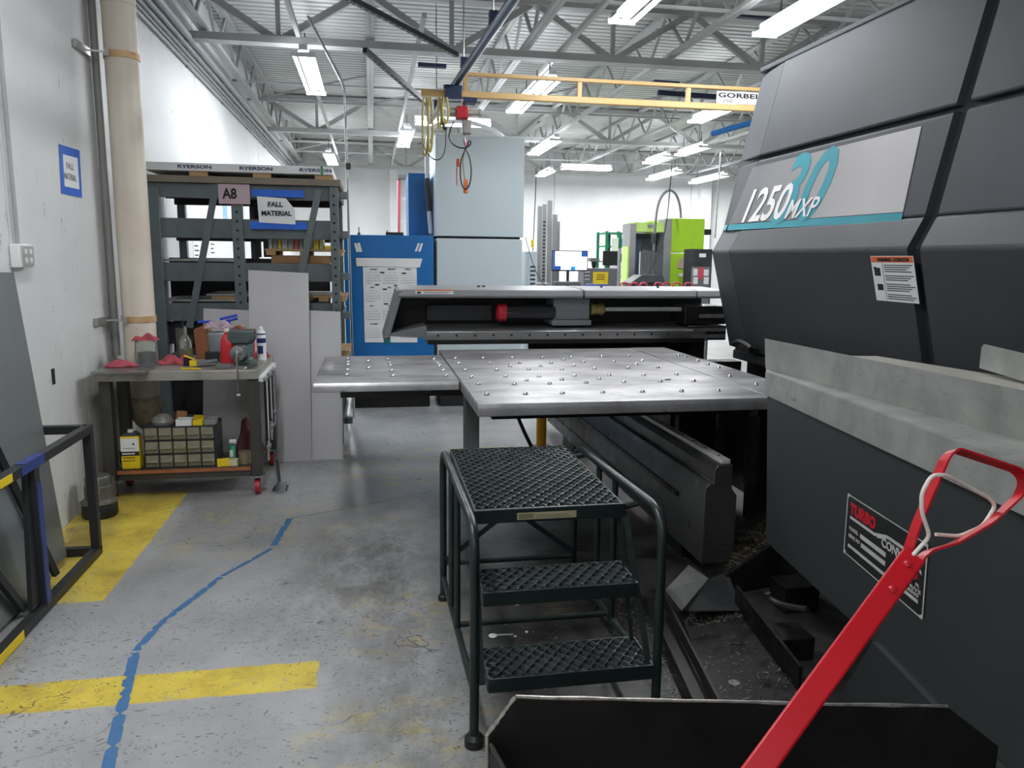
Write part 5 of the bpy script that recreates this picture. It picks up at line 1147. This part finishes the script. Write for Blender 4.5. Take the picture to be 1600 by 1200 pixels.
# ================================================================ BLUE MACHINE, CABINET
bm2 = thing('blue_machine', 'bright blue machine enclosure with a paper calendar stuck on its front', 'machine', (.2, 9, 0))
MB().box((-.285, 8.5, .17), (.665, 9.4, 1.885)).build('lower_housing', M_blue, bm2, bevel=.006)
MB().box((.42, 8.85, 1.886), (.655, 9.5, 2.575)).build('upper_housing', M_blue, bm2, bevel=.006)
MB().box((.412, 8.846, 1.89), (.419, 8.86, 2.572)).build('edge_trim', M_refl, bm2, smooth=False)
MB().box((-.24, 8.56, 0), (.62, 9.3, .169)).build('plinth', M_blackm, bm2, smooth=False)
cal = tag(MB().prism([aty(567, 417, 8.495), aty(651, 417, 8.495), aty(652, 535, 8.495), aty(570, 535, 8.495)], (0, -.002, 0)).build('wall_calendar', M_paper, smooth=False), 'large white year calendar taped on the blue machine', 'calendar')
MB().prism([aty(556, 403, 8.488), aty(660, 404, 8.488), aty(656, 418, 8.488), aty(557, 416, 8.488)], (0, -.001, 0)).build('top_strip', M_paper, cal, smooth=False)
for q in (((553, 380), (557, 380), (562, 393), (557, 394)), ((558, 380), (562, 379), (566, 393), (562, 394)), ((653, 380), (656, 380), (651, 393), (648, 393)), ((658, 380), (661, 380), (657, 393), (653, 393))):
    MB().prism([aty(px, py, 8.497) for px, py in q], (0, -.001, 0)).build('tape_strip', M_paper, cal, smooth=False)
MN = ['JANUARY', 'FEBRUARY', 'MARCH', 'APRIL', 'MAY', 'JUNE', 'JULY', 'AUGUST', 'SEPTEMBER', 'OCTOBER', 'NOVEMBER', 'DECEMBER']
M_greyink = mat('grey_ink', '5A5C60', .7)
for i, mn in enumerate(MN):
    r, c = divmod(i, 3); p = aty(571 + 27.5 * c, 421.5 + 28.5 * r, 8.49)
    t = text(mn, (p.x + .05, 8.4905, p.z), (1, 0, 0), (0, 0, 1), .018, M_ink, cal, align='LEFT', bold=.0006)
    days = [''] * 0; s = ['']; rows = []; off = (i * 3) % 7; n = 31; row = ['  '] * off
    for d in range(1, n + 1):
        row.append('%2d' % d)
        if len(row) == 7: rows.append(row); row = []
    if row: rows.append(row)
    t = text('\n'.join('  '.join(x) for x in rows[:5]), (p.x, 8.4905, p.z - .034), (1, 0, 0), (0, 0, 1), .016, M_greyink, cal, lines=1.75); t.scale[0] = min(1.2, .155 / wid(t))
for px, py in ((594, 426), (628, 427), (586, 445), (616, 446), (598, 452), (600, 475)):
    p = aty(px, py, 8.489); MB().box((p.x, 8.4885, p.z - .006), (p.x + .045, 8.4895, p.z + .008)).build('ink_blot', M_ink, cal, smooth=False)
for k, (x, lab) in enumerate(((-.14, 'small black nozzle standing on top of the blue machine near the rack'), (.16, 'black valve block lying on top of the blue machine'))):
    mb = MB().box((x, 8.6, 1.886), (x + .03 + .16 * k, 8.64, 1.91 + .01 * k)).box((x + .01, 8.6, 1.91), (x + .02, 8.64, 1.97 - .03 * k))
    tag(mb.build('machine_fitting', M_black, smooth=False), lab, 'fitting')
cb = thing('control_cabinet', 'tall pale blue-grey two-part electrical cabinet behind the press table', 'cabinet', (1.17, 9, 0))
M_cab = mat('pale_cabinet_paint', 'B9C6CB', 0.42, var=.02, scale=1.5)
MB().box((.69, 8.5, 1.885), (1.655, 9.35, 2.945)).build('upper_section', M_cab, cb, bevel=.006)
MB().box((.70, 8.5, .2), (1.645, 9.35, 1.862)).build('lower_section', M_cab, cb, bevel=.006)
MB().box((.72, 8.53, 1.8625), (1.62, 9.3, 1.8845)).build('recess', M_ink, cb, smooth=False); MB().box((.74, 8.55, 0), (1.6, 9.3, .199)).build('plinth', M_ink, cb, smooth=False)
MB().box((1.13, 8.495, 1.863), (1.18, 8.5295, 1.872)).build('catch', M_dgrey, cb, smooth=False)
fc = thing('flexible_conduit', 'pale flexible conduit arching over the top of the tall grey cabinet', 'conduit', (1, 9, 2.9))
P = [(.655, 8.75, 1.92), (.62, 8.75, 2.40), (.61, 8.75, 2.85), (.66, 8.8, 3.08), (.92, 8.8, 3.14), (1.15, 8.8, 3.12), (1.33, 8.8, 3.07), (1.47, 8.8, 2.985)]
sm = []
for i in range(len(P) - 1): sm += [V(P[i]).lerp(V(P[i + 1]), t / 4) for t in range(4)]
sm.append(V(P[-1]))
for _ in range(3): sm = [sm[0]] + [(sm[i - 1] + sm[i] * 2 + sm[i + 1]) / 4 for i in range(1, len(sm) - 1)] + [sm[-1]]
MB().tube(sm, .022, 12).build('hose', M_refl, fc); MB().tube([sm[2], sm[5]], .03, 12).build('sleeve', M_dgrey, fc)
# ================================================================ CRANE BRIDGE, HOIST, FESTOON
M_tan = mat('crane_tan_yellow', 'D0AC72', .45, var=.04, scale=3)
M_navysteel = mat('navy_steel', '2A3550', .45, .3, var=.1)
br = thing('crane_bridge', 'tan yellow two-rail bridge of a small overhead crane running across under the roof', 'crane bridge', (2.4, 7.7, 3.2))
MB().box((.49, 7.665, 3.165), (5.2, 7.735, 3.225)).build('lower_rail', M_tan, br, bevel=.006)
MB().box((.895, 7.675, 3.365), (5.2, 7.725, 3.40)).build('upper_rail', M_tan, br, bevel=.005)
for x in (.918, 2.04, 3.17, 4.3): MB().box((x - .022, 7.68, 3.2255), (x + .022, 7.72, 3.3645)).build('bridge_post', M_tan, br, bevel=.003)
sgn_ = MB().box((3.46, 7.66, 3.226), (4.35, 7.664, 3.345)).build('name_board', M_paper, br, smooth=False)
sgn_['label'] = 'white name board on the crane bridge'
t = text('GORBEL', (3.475, 7.6585, 3.285), (1, 0, 0), (0, 0, 1), .062, M_ink, sgn_, bold=.002, spacing=1.05); t.scale[0] = .46 / wid(t)
t = text('250', (3.52, 7.6585, 3.238), (1, 0, 0), (0, 0, 1), .045, M_dgrey, sgn_); t.scale[0] = .11 / wid(t)
text('LBS', (3.66, 7.6585, 3.238), (1, 0, 0), (0, 0, 1), .02, M_dgrey, sgn_) if False else None
rp = thing('crane_runway', 'dark blue-grey steel runway pipe hung from rods below the roof', 'crane runway', (.8, 7, 3.3))
ra, rb = V((1.0, 3.6, 3.30)), V((.735, 9.9, 3.30))
MB().tube([ra, rb], .036, 14).build('runway_pipe', mat('runway_steel', '4A566A', .35, .6, var=.1), rp)
for y in (4.5, 5.9, 7.25, 9.2):
    p = ra.lerp(rb, (y - 3.6) / 6.3); MB().box((p.x - .03, y - .04, 3.337), (p.x + .03, y + .04, 3.42)).build('hanger_clamp', M_navysteel, rp, smooth=False); MB().tube([(p.x, y, 3.42), (p.x, y, 4.5)], .007, 6).build('hanger_rod', M_steel, rp)
MB().box((.70, 7.62, 3.228), (.88, 7.78, 3.262)).box((.71, 7.60, 3.14), (.87, 7.66, 3.262)).build('end_truck', M_navysteel, rp, bevel=.004)
for k, (a, b, lab) in enumerate(((aty(540, -6, 7.0), aty(714, 86, 8.4), 'long black perforated strut slanting up to the left under the roof'), (aty(570, 78, 7.7), aty(668, 163, 8.9), 'shorter black perforated strut slanting above the drop conduit'))):
    s = MB().bar(a, b, .045, .045).build('brace_strut', M_black, smooth=False); tag(s, lab, 'strut'); mb = MB(); d = (b - a)
    for i in range(int(d.length / .09)): c = a + d.normalized() * (.05 + i * .09); mb.obox(c + V((0, 0, -.0232)), (.02, .02, .001), 0)
    mb.build('strut_holes', M_roof, s, smooth=False)
for k, (x0, y0, x1, y1, Y, h, lab) in enumerate(((653, 101, 697, 104, 7.95, .035, 'short navy steel bar carrying the rope pulleys above the festoon'), (1028, 145, 1118, 152, 9.6, .06, 'dark steel beam behind the crane bridge left of its white sign'), (1150, 22, 1205, 27, 7.7, .06, 'dark steel beam left of the largest fluorescent light'))):
    tag(MB().bar(aty(x0, y0, Y), aty(x1, y1, Y), .06, h).build('hanging_steel_bar', M_navysteel, smooth=False), lab, 'steel bar')
tag(MB().bar(aty(1020, 129, 8.6), aty(1060, 132, 8.6), .08, .05).build('beam_trolley', M_navysteel, smooth=False), 'small navy trolley above the middle of the crane bridge', 'trolley')
tag(MB().tube([aty(1113, 209, 9.5), aty(1180, 190, 9.0)], .035, 10).build('hanging_blue_pipe', M_blue), 'short bright blue pipe under the roof beside the punch press hood', 'pipe')
ho = thing('chain_hoist', 'small red and grey electric chain hoist hanging from the crane bridge', 'hoist', (.95, 7.7, 3.0))
def hpx(px, py): return aty(px, py, 7.7)
a, b = hpx(712, 167), hpx(731, 187); MB().box((a.x, 7.64, b.z), (b.x, 7.76, a.z)).build('hoist_body', M_red, ho, bevel=.01)
z = (a.z + b.z) / 2 + .01
MB().lathe([(.035, 0), (.04, .01), (.04, .085)], (a.x - .086, 7.7, z), 14, (1, 0, 0)).build('motor_housing', mat('hoist_grey', 'A9A69E', .5, .2), ho)
MB().lathe([(.03, 0), (.03, .10), (.036, .105), (.036, .13)], (b.x + .001, 7.7, z), 14, (1, 0, 0)).build('gear_housing', mat('hoist_grey', 'A9A69E', .5, .2), ho)
a, b = hpx(722, 188), hpx(736, 210); MB().box((a.x, 7.65, b.z), (b.x, 7.75, a.z)).build('chain_bag', mat('hoist_tin', '8F8C86', .5, .4, var=.15), ho, bevel=.008)
MB().tube([hpx(725, 167), hpx(724, 158), hpx(726, 157)], .012, 8).build('top_hook', M_red, ho)
MB().box((.885, 7.62, 3.115), (1.02, 7.78, 3.16)).build('hoist_trolley', M_navysteel, ho, bevel=.004)
hc = MB().tube([hpx(726, 210), hpx(727, 222)], .006, 6).build('lift_chain', M_steel, ho)
MB().tube(rounded([hpx(725, 218), hpx(728, 230), hpx(733, 226), hpx(731, 221)], .02), .009, 8).build('load_hook', mat('magenta_paint', 'A52848', .4), hc)
pc = thing('hoist_pendant', 'orange hoist pendant control hanging on looped black cable before the grey cabinet', 'pendant control', (.9, 7.65, 2.4))
def cv_(pts, Y, r, name, m, par):
    P = [aty(px, py, Y) for px, py in pts]; s = []
    for i in range(len(P) - 1): s += [P[i].lerp(P[i + 1], t / 3) for t in range(3)]
    s.append(P[-1])
    for _ in range(3): s = [s[0]] + [(s[i - 1] + s[i] * 2 + s[i + 1]) / 4 for i in range(1, len(s) - 1)] + [s[-1]]
    return MB().tube(s, r, 8).build(name, m, par)
cv_([(709, 190), (700, 208), (703, 222), (715, 231), (728, 232), (736, 226), (736, 219), (731, 222), (727, 235)], 7.62, .007, 'cable', M_black, pc)
cv_([(727, 233), (719, 250), (719, 282), (724, 296), (731, 296), (737, 280), (736, 250), (729, 235)], 7.60, .007, 'cable_loop', M_black, pc)
cv_([(726, 236), (722, 252), (727, 285)], 7.63, .006, 'yellow_lead', mat('dull_yellow_cable', '8E8440', .5), pc)
a, b = hpx(723, 281), hpx(730, 303); MB().box((a.x, 7.62, b.z), (b.x, 7.66, a.z)).build('control_body', mat('orange_plastic', 'D5713C', .5, var=.05), pc, bevel=.01)
a, b = hpx(712, 249), hpx(717, 262); MB().box((a.x, 7.63, b.z), (b.x, 7.66, a.z)).build('spare_plug', mat('orange_red_plastic', 'C24A32', .5), pc, bevel=.006); cv_([(714, 262), (713, 275), (714, 290)], 7.645, .006, 'plug_lead', mat('orange_red_plastic', 'C24A32', .5), pc)
M_ycab = mat('yellow_festoon_cable', 'A89A48', .5, var=.15)
for k, (x0, x1, yb, lab) in enumerate(((660, 668, 246, 'leftmost and longest yellow festoon cable loop hanging from the crane runway'), (669, 675, 240, 'second yellow festoon cable loop from the left, close beside the longest'), (684, 689, 205, 'short yellow festoon cable loop near the runway pipe'), (691, 700, 196, 'yellow festoon cable loop nearest the red hoist'))):
    s = thing('hanging_festoon_cable', lab, 'cable', (.5, 7.9, 2.6), 'yellow festoon cables')
    cv_([(x0 + 2, 152), (x0, 170), (x0, (152 + yb) / 2), (x0 + 1, yb - 8), ((x0 + x1) / 2, yb), (x1, yb - 10), (x1 + 1, (152 + yb) / 2), (x1, 170), (x1 - 2, 152)], 7.60 - .025 * k, .011, 'cable', M_ycab, s)
tag(cv_([(697, 198), (697, 215), (695, 240), (686, 252), (674, 248), (665, 236), (661, 225)], 7.56, .005, 'hanging_lead', M_black, None), 'thin dark cord drooping left of the hoist below the festoon cables', 'cord')
tag(cv_([(694, 185), (692, 193), (695, 203), (697, 200)], 7.58, .016, 'hanging_grip', M_black, None), 'black cord grip hanging among the festoon cables', 'cord grip')
# ================================================================ LADDER AND FAR BACKGROUND
ld = thing('step_ladder', 'pink-red fibreglass step ladder behind the upper blue housing', 'step ladder', (.55, 10.5, 0))
M_lad = mat('ladder_red', 'C8505A', .5, var=.05)
for x, sx in ((.38, -.0), (.80, .0)): MB().bar((x - .06 if x < .5 else x + .06, 10.3, .0), (x, 10.5, 2.66), .03, .06, (0, 1, 0)).build('side_rail', M_lad, ld, smooth=False)
for i in range(8): z = .3 + i * .3; MB().box((.37 - .05 * (1 - z / 2.7), 10.29 + .0752 * z, z), (.81 + .05 * (1 - z / 2.7), 10.38 + .0752 * z, z + .03)).build('step', M_refl, ld, smooth=False)
MB().box((.36, 10.42, 2.661), (.82, 10.62, 2.72)).build('top_cap', M_grey, ld, bevel=.006)
for x in (.36, .82): MB().bar((x, 10.9, 0), (x, 10.58, 2.64), .02, .04, (0, 1, 0)).build('rear_leg', M_refl, ld, smooth=False)
sc2 = thing('louvred_cabinet', 'small pale grey cabinet with louvres just right of the tall cabinet', 'cabinet', (1.88, 9.2, 0))
MB().box((1.84, 9.1, 0), (1.94, 9.6, 1.74)).build('cabinet_body', M_cab, sc2, bevel=.005); mb = MB()
for i in range(6): mb.box((1.86, 9.095, 1.30 + i * .05), (1.92, 9.1, 1.32 + i * .05))
mb.build('louvres', M_dgrey, sc2, smooth=False)
M_alu = mat('dull_aluminium', 'A9ABAB', .4, .6, var=.06, scale=4)
for k, (x0, x1, yt, Y, lab) in enumerate(((841, 848, 322, 10.6, 'leftmost tall aluminium section standing in the background stack'), (848, 855, 319, 10.75, 'second tall aluminium section with slots, from the left of the stack'), (856, 864, 313, 10.9, 'tallest aluminium section in the background stack'), (864, 872, 335, 10.7, 'shorter aluminium section right of the tallest'), (871, 876, 346, 10.85, 'shortest aluminium section at the right of the stack'))):
    a = aty(x0, yt, Y); b = aty(x1, yt, Y); r = MB().box((a.x, Y, 0), (b.x - .006, Y + .06, a.z)).build('aluminium_section', M_alu, smooth=False); tag(r, lab, 'metal section', 'aluminium sections standing in the background')
    if k == 1:
        mb = MB()
        for i in range(34): mb.box((a.x + .012, Y - .001, .5 + i * .05), (b.x - .02, Y - .0001, .525 + i * .05))
        mb.build('slots', M_dgrey, r, smooth=False)
# monitor
mo_ = thing('computer_monitor', 'lit computer monitor with a white screen and blue corners on a pole stand', 'monitor', (2.7, 10.2, 0))
a, b = aty(863, 391, 10.2), aty(918, 424, 10.2)
MB().box((a.x, 10.2, b.z), (b.x, 10.25, a.z)).build('bezel', M_black, mo_, bevel=.004)
MB().box((a.x + .012, 10.197, b.z + .018), (b.x - .012, 10.1995, a.z - .012)).build('screen', emit('lit_screen_white', 'F2F7FF', 1.0), mo_, smooth=False)
M_sb = emit('lit_screen_blue', '1D4E9E', .5); M_sb2 = emit('lit_screen_cyan', '1C86D8', .7)
mb = MB().box((a.x + .012, 10.195, b.z + .018), (a.x + .04, 10.1965, a.z - .012)).box((a.x + .0401, 10.195, b.z + .018), (a.x + .12, 10.1965, b.z + .07)).box((b.x - .09, 10.195, a.z - .08), (b.x - .012, 10.1965, a.z - .012)); mb.build('screen_panel', M_sb, mo_, smooth=False)
MB().box((a.x + .26, 10.195, b.z + .018), (a.x + .32, 10.1965, b.z + .065)).build('screen_icon', M_sb2, mo_, smooth=False)
MB().tube([(a.x + .24, 10.28, 0), (a.x + .24, 10.28, b.z + .1)], .02, 10).box((a.x + .1, 10.15, 0), (a.x + .4, 10.4, .03)).build('stand', M_dgrey, mo_)
# console with yellow notice
cn = thing('machine_console', 'dark grey machine console with a bright yellow notice in front of the green machine', 'console', (3.1, 10.6, 0))
a, b = aty(912, 419, 10.5), aty(966, 455, 10.5)
MB().box((a.x, 10.5, 0), (b.x, 10.8, a.z)).build('console_body', mat('console_grey', '6A6C70', .5, var=.15, scale=20), cn, bevel=.006)
c, d = aty(927, 425, 10.49), aty(950, 444, 10.49); nt = MB().box((c.x, 10.493, d.z), (d.x, 10.498, c.z)).build('yellow_notice', M_yel, cn, smooth=False); mb = MB()
for i in range(3): mb.box((c.x + .05, 10.4915, c.z - .045 - i * .03), (d.x - .05, 10.4925, c.z - .035 - i * .03))
mb.build('notice_lines', M_dgrey, nt, smooth=False)
for k in range(9): MB().box((a.x + .02 + (k % 3) * .025, 10.494, a.z - .06 - (k // 3) * .05), (a.x + .035 + (k % 3) * .025, 10.499, a.z - .045 - (k // 3) * .05)).build('console_button', M_refl, cn, smooth=False)
cam_ = thing('inspection_head', 'black and grey inspection head standing on the console left end', 'inspection head', (2.98, 10.6, 1.55))
a = aty(921, 403, 10.6); b = aty(935, 419, 10.6); MB().box((a.x, 10.55, a.z - .05), (b.x, 10.68, a.z)).build('head_housing', M_grey, cam_, bevel=.005); MB().lathe([(.04, 0), (.03, -.07), (.02, -.09)], ((a.x + b.x) / 2, 10.6, a.z - .051), 12).build('lens_barrel', M_black, cam_)
bk_ = thing('black_monitor', 'black monitor turned off behind the machine console', 'monitor', (3.3, 10.9, 0))
a, b = aty(943, 392, 11), aty(969, 415, 11); MB().box((a.x, 11, b.z), (b.x, 11.04, a.z)).build('display', M_black, bk_, bevel=.004); MB().tube([((a.x + b.x) / 2, 11.06, 0), ((a.x + b.x) / 2, 11.06, b.z + .1)], .02, 8).build('stand', M_dgrey, bk_); MB().box((a.x + .1, 10.994, b.z - .06), (b.x - .03, 10.999, b.z - .002)).build('paper_tag', M_paper, bk_, smooth=False)
tag(MB().tube([aty(968, 388, 10.35), V((aty(968, 388, 10.35).x, 10.35, 0))], .022, 10).build('steel_post', M_alu), 'slim steel post standing right of the machine console', 'post')
tag(MB().box((2.60, 10.1, 0), (2.68, 10.14, 1.30)).build('pale_green_tag_post', mat('pale_green', '8FBFAA', .6)), 'pale green tagged post below the lit monitor', 'post')
0 and tag(MB().lathe([(.12, 0), (.14, .05), (.14, 1.2), (.1, 1.3)], (2.36, 10.25, 0), 16).build('grey_drum', M_grey), 'grey drum behind the stand of the lit monitor', 'drum')
# green shelf rack
gs = thing('green_shelving', 'dark green shelving unit with a white sheet and blue boxes behind the console', 'shelving', (4.6, 15, 0))
M_gr = mat('shelving_green', '1E7A5A', .5, var=.1); ax0, ax1 = aty(949, 361, 14.8), aty(985, 361, 14.8)
for x in (ax0.x, (ax0.x + ax1.x) / 2, ax1.x):
    for y in (14.8, 15.4): MB().box((x - .025, y, 0), (x + .025, y + .05, ax0.z)).build('upright', M_gr, gs, smooth=False)
for z in (.9, 1.3, 1.6, 1.9, ax0.z - .05): MB().box((ax0.x, 14.81, z), (ax1.x, 15.44, z + .03)).build('shelf', M_gr, gs, smooth=False)
tag(MB().box((ax0.x + .09, 14.76, 1.75), (ax0.x + .22, 14.79, 2.08)).build('hanging_sheet', M_paper, smooth=False), 'white sheet hanging on the green shelving', 'sheet')
for k, (x, z, c, lab) in enumerate(((.28, 1.931, '2B7FB4', 'left blue box on the green shelving'), (.37, 1.931, '4AA0CC', 'lighter blue box on the green shelving'), (.12, 1.331, '26382F', 'dark green bin on the middle green shelf'), (.3, 1.631, '26382F', 'dark green bin on the upper green shelf'))):
    tag(MB().box((ax0.x + x, 14.9, z), (ax0.x + x + .08, 15.2, z + .14)).build('storage_box', mat('box_' + c, c, .6), smooth=False), lab, 'box')
# lime machine
lm = thing('lime_machine', 'lime green machining centre with an open grey doorway in the background', 'machine', (5, 13.4, 0))
M_lime = mat('lime_paint', 'A4D02E', .45, var=.03); M_plime = mat('pale_lime_paint', 'BFE07A', .45, var=.03)
q = lambda px, py: aty(px, py, 13.0)
def bx(name, x0, y0, x1, y1, m, Y0=13.0, Y1=13.6, z0=None, par=lm, **k):
    a, b = aty(x0, y0, Y0), aty(x1, y1, Y0); return MB().box((a.x, Y0, b.z if z0 is None else z0), (b.x, Y1, a.z)).build(name, m, par, smooth=False, **k)
bx('left_post', 985, 349, 991, 445, M_alu, 12.98, 13.4, 0.0); bx('edge_strip', 981, 385, 985, 452, M_plime, 13.0, 13.3, 0.0)
bx('lintel', 991.5, 347, 1043, 363, M_plime, 13.0, 13.5); bx('door_post', 1039, 342, 1046, 445, M_alu, 12.98, 13.3, 0.0)
bx('doorway', 991.5, 364, 1038.5, 445, mat('machine_interior', '6B7078', .5), 13.45, 13.5, 0.0)
bx('inner_column', 992, 372, 999, 445, mat('slate_column', '46586C', .5), 13.2, 13.4, 0.0)
bx('upper_body', 1047, 341, 1099, 394.5, M_lime, 13.0, 14.2); bx('lower_body', 1047, 395.5, 1082, 452, M_lime, 13.02, 14.2, 0.0)
bx('door_control', 1033, 400, 1038, 425, M_paper, 13.1, 13.15)
a = q(1065, 401); w_ = MB().prism([a + V((-.07, -.006, -.20)), a + V((.07, -.006, -.20)), a + V((.07, -.006, -.10)), a + V((0, -.006, 0)), a + V((-.06, -.006, -.10))], (0, .004, 0)).build('warning_sign', mat('pinkish_sign', 'B79C94', .6), lm, smooth=False)
bx('small_label', 1061, 427, 1067, 432, M_paper, 13.0, 13.015); bx('worn_logo', 1012, 351, 1024, 356, M_alu, 12.99, 12.999)
for k, (x, yt) in enumerate(((1001, 393), (1006.5, 391), (1012, 392), (1018, 391), (1024, 394))):
    a, b = aty(x, yt, 12.6), aty(x + 4.0, 425, 12.6)
    tag(MB().box((a.x, 12.6, 0), (b.x, 12.66, a.z)).build('bright_billet', M_chrome, smooth=False), 'upright bright metal billet standing in the open doorway of the lime machine', 'billet', 'billets in the doorway of the lime machine')
tag(MB().prism([aty(985, 442, 12.0), aty(1003, 430, 12.0), aty(1036, 430, 12.0), aty(1040, 442, 12.0)], (0, .4, 0)).build('machine_bed', mat('bed_dark', '4A4D50', .5, .3), smooth=False), 'dark machine bed in front of the bright billets', 'machine bed')
tag(MB().box((4.1, 12.02, 0), (4.6, 12.38, 1.28)).build('machine_pedestal', M_dgrey, smooth=False), 'dark pedestal under the machine bed', 'pedestal')
ar = thing('arched_hose', 'grey hose arching high over the doorway of the lime machine', 'hose', (4.8, 12.7, 2.4))
cv_([(1021, 563), (1021, 425), (1021, 392), (1024, 350), (1027, 320), (1036, 301), (1049, 295), (1058, 305), (1063, 322), (1064, 341)], 12.75, .022, 'hose', M_grey, ar); a = aty(1021, 366, 12.75); MB().lathe([(.035, 0), (.035, .16)], (a.x, 12.75, aty(1021, 380, 12.75).z), 10).build('hose_sleeve', M_dgrey, ar)
bx('motor_unit', 1100, 358, 1111, 367, M_black, 13.1, 13.3)
dk = thing('dark_cabinet', 'dark grey cabinet right of the lime machine by the punch press hood', 'cabinet', (5, 12, 0)); bx('cabinet_body', 1084, 389, 1112, 416, M_dgrey, 12.2, 12.6, 0.0, dk); bx('white_label', 1093, 396, 1103, 402, M_paper, 12.19, 12.199, None, dk)
nb = thing('notice_board', 'grey notice board with white papers and one red sheet near the punch press', 'notice board', (4.6, 11, 0)); bx('board', 1083, 417, 1108, 452, M_grey, 11.2, 11.25, 0.0, nb)
for i, (x0, y0, x1, y1, m) in enumerate(((1084, 420, 1090, 431, M_paper), (1084, 433, 1090, 444, M_paper), (1091.5, 418, 1098.5, 436, mat('red_sheet', 'D04A58', .6)), (1100, 421, 1107, 431, M_paper), (1100, 433, 1107, 444, M_paper))): bx('notice', x0, y0, x1, y1, m, 11.19, 11.199, None, nb)
for k, x in enumerate((970, 985, 1000, 1023, 1036, 1052, 1070)):
    Y = 8.9 + .25 * (k % 3 == 0); c = aty(x, 442, Y); d = aty(x + 12, 442, Y); 
    tag(MB().tube(rounded([(c.x, Y, 0), (c.x, Y, c.z), (d.x, Y + .02, c.z), (d.x, Y + .02, 0)], .04, 5), .011, 8).build('red_hoop_rail', mat('hoop_red', 'B43A4C', .45)), 'red tubular hoop rail showing just above the carriage cover', 'hoop rail', 'red hoop rails behind the carriage')
cv_([(1050, 255), (1047, 290), (1044, 330), (1038, 370), (1025, 405), (1008, 438), (1000, 452)], 9.6, .007, 'hanging_cable', M_black, None)
tag(bpy.data.objects['hanging_cable'], 'black cable hanging from the roof in front of the lime machine', 'cable')
tag(MB().tube([aty(1126, 238, 10), aty(1117, 372, 10)], .012, 8).build('hanging_rod', M_chrome), 'thin silver rod hanging from the roof left of the punch press hood', 'rod')
pr_ = thing('power_lead', 'black cord with a yellow plug hanging in front of the aluminium sections', 'cord', (2, 9.8, 2)); cv_([(838, 262), (837, 300), (834, 360), (833, 395), (827, 420)], 9.8, .006, 'cord', M_black, pr_); a = aty(831, 374, 9.75); MB().box((a.x - .005, 9.75, a.z - .1), (a.x + .03, 9.79, a.z)).build('yellow_plug', M_yel, pr_, bevel=.005)
cv_([(821, 370), (831, 410), (844, 440), (858, 452)], 9.0, .004, 'hanging_slack_wire', M_black, None); tag(bpy.data.objects['hanging_slack_wire'], 'thin black wire sagging from the tall cabinet toward the stack', 'wire')
for k, (px, py, w, h, Y, c, lab) in enumerate(((888, 446, 40, 12, 9.6, '56595C', 'low dark machine part heap right of the aluminium sections'), (934, 448, 30, 8, 9.7, '3A4C8E', 'low blue crate behind the carriage below the yellow notice'), (845, 447, 26, 10, 9.7, '8E9294', 'low grey box at the foot of the aluminium sections'))):
    a, b = aty(px - w / 2, py - h / 2, Y), aty(px + w / 2, py + h / 2, Y); tag(MB().box((a.x, Y, 0), (b.x, Y + .15, a.z)).build('storage_box', mat('lowbox_' + c, c, .6, var=.2, scale=15), smooth=False, bevel=.01), lab, 'box')
# ================================================================ BLUE TAPE LINE ON THE FLOOR
M_ftape = mat('worn_blue_tape', '3F6A94', .7, var=.12, scale=18)
tp = thing('floor_tape', 'worn blue tape line wandering over the grey floor and the yellow band', 'floor tape', (-.8, 3.5, 0))
random.seed(11)
def tape(pxs, w, chips=True):
    P = [atz(*p, .0) for p in pxs]; L = []
    for a, b in zip(P, P[1:]):
        n = max(2, int((b - a).length / .02)); d = (b - a).normalized(); s = V((-d.y, d.x, 0))
        for i in range(n): c = a.lerp(b, i / n); L.append((c, s))
    L.append((P[-1], s)); vs = []; fs = []
    for c, s in L:
        e0_, e1_ = [w / 2 - (random.random() ** 9) * w * .5 for _ in (0, 1)] if chips else (w / 2, w / 2)
        vs += [c + s * e0_ + V((0, 0, .0008)), c - s * e1_ + V((0, 0, .0008))]
    for i in range(len(L) - 1): fs.append((2 * i, 2 * i + 1, 2 * i + 3, 2 * i + 2))
    MB().add(vs, fs).build('tape_strip', M_ftape, tp, smooth=False)
tape([(166, 1212), (188, 1115), (211, 1020)], .043); tape([(212, 1017), (250, 975), (345, 902)], .036); tape([(346, 901), (425, 857)], .028); tape([(427, 853), (453, 810)], .04)
M_ftape2 = M_ftape; M_ftape = mat('dirty_tape_trace', '6A6E70', .8); tape([(455, 810), (540, 795)], .010); tape([(548, 793), (600, 783), (676, 767)], .007)
# ================================================================ render look
S.view_settings.view_transform = 'Standard'; S.view_settings.look = 'None'; S.view_settings.gamma = 1.0
S.view_settings.use_curve_mapping = False; S.view_settings.exposure = 0.25
S.cycles.use_denoising = True; S.cycles.max_bounces = 8; S.cycles.diffuse_bounces = 4; S.cycles.glossy_bounces = 4
S.cycles.sample_clamp_indirect = 6.0
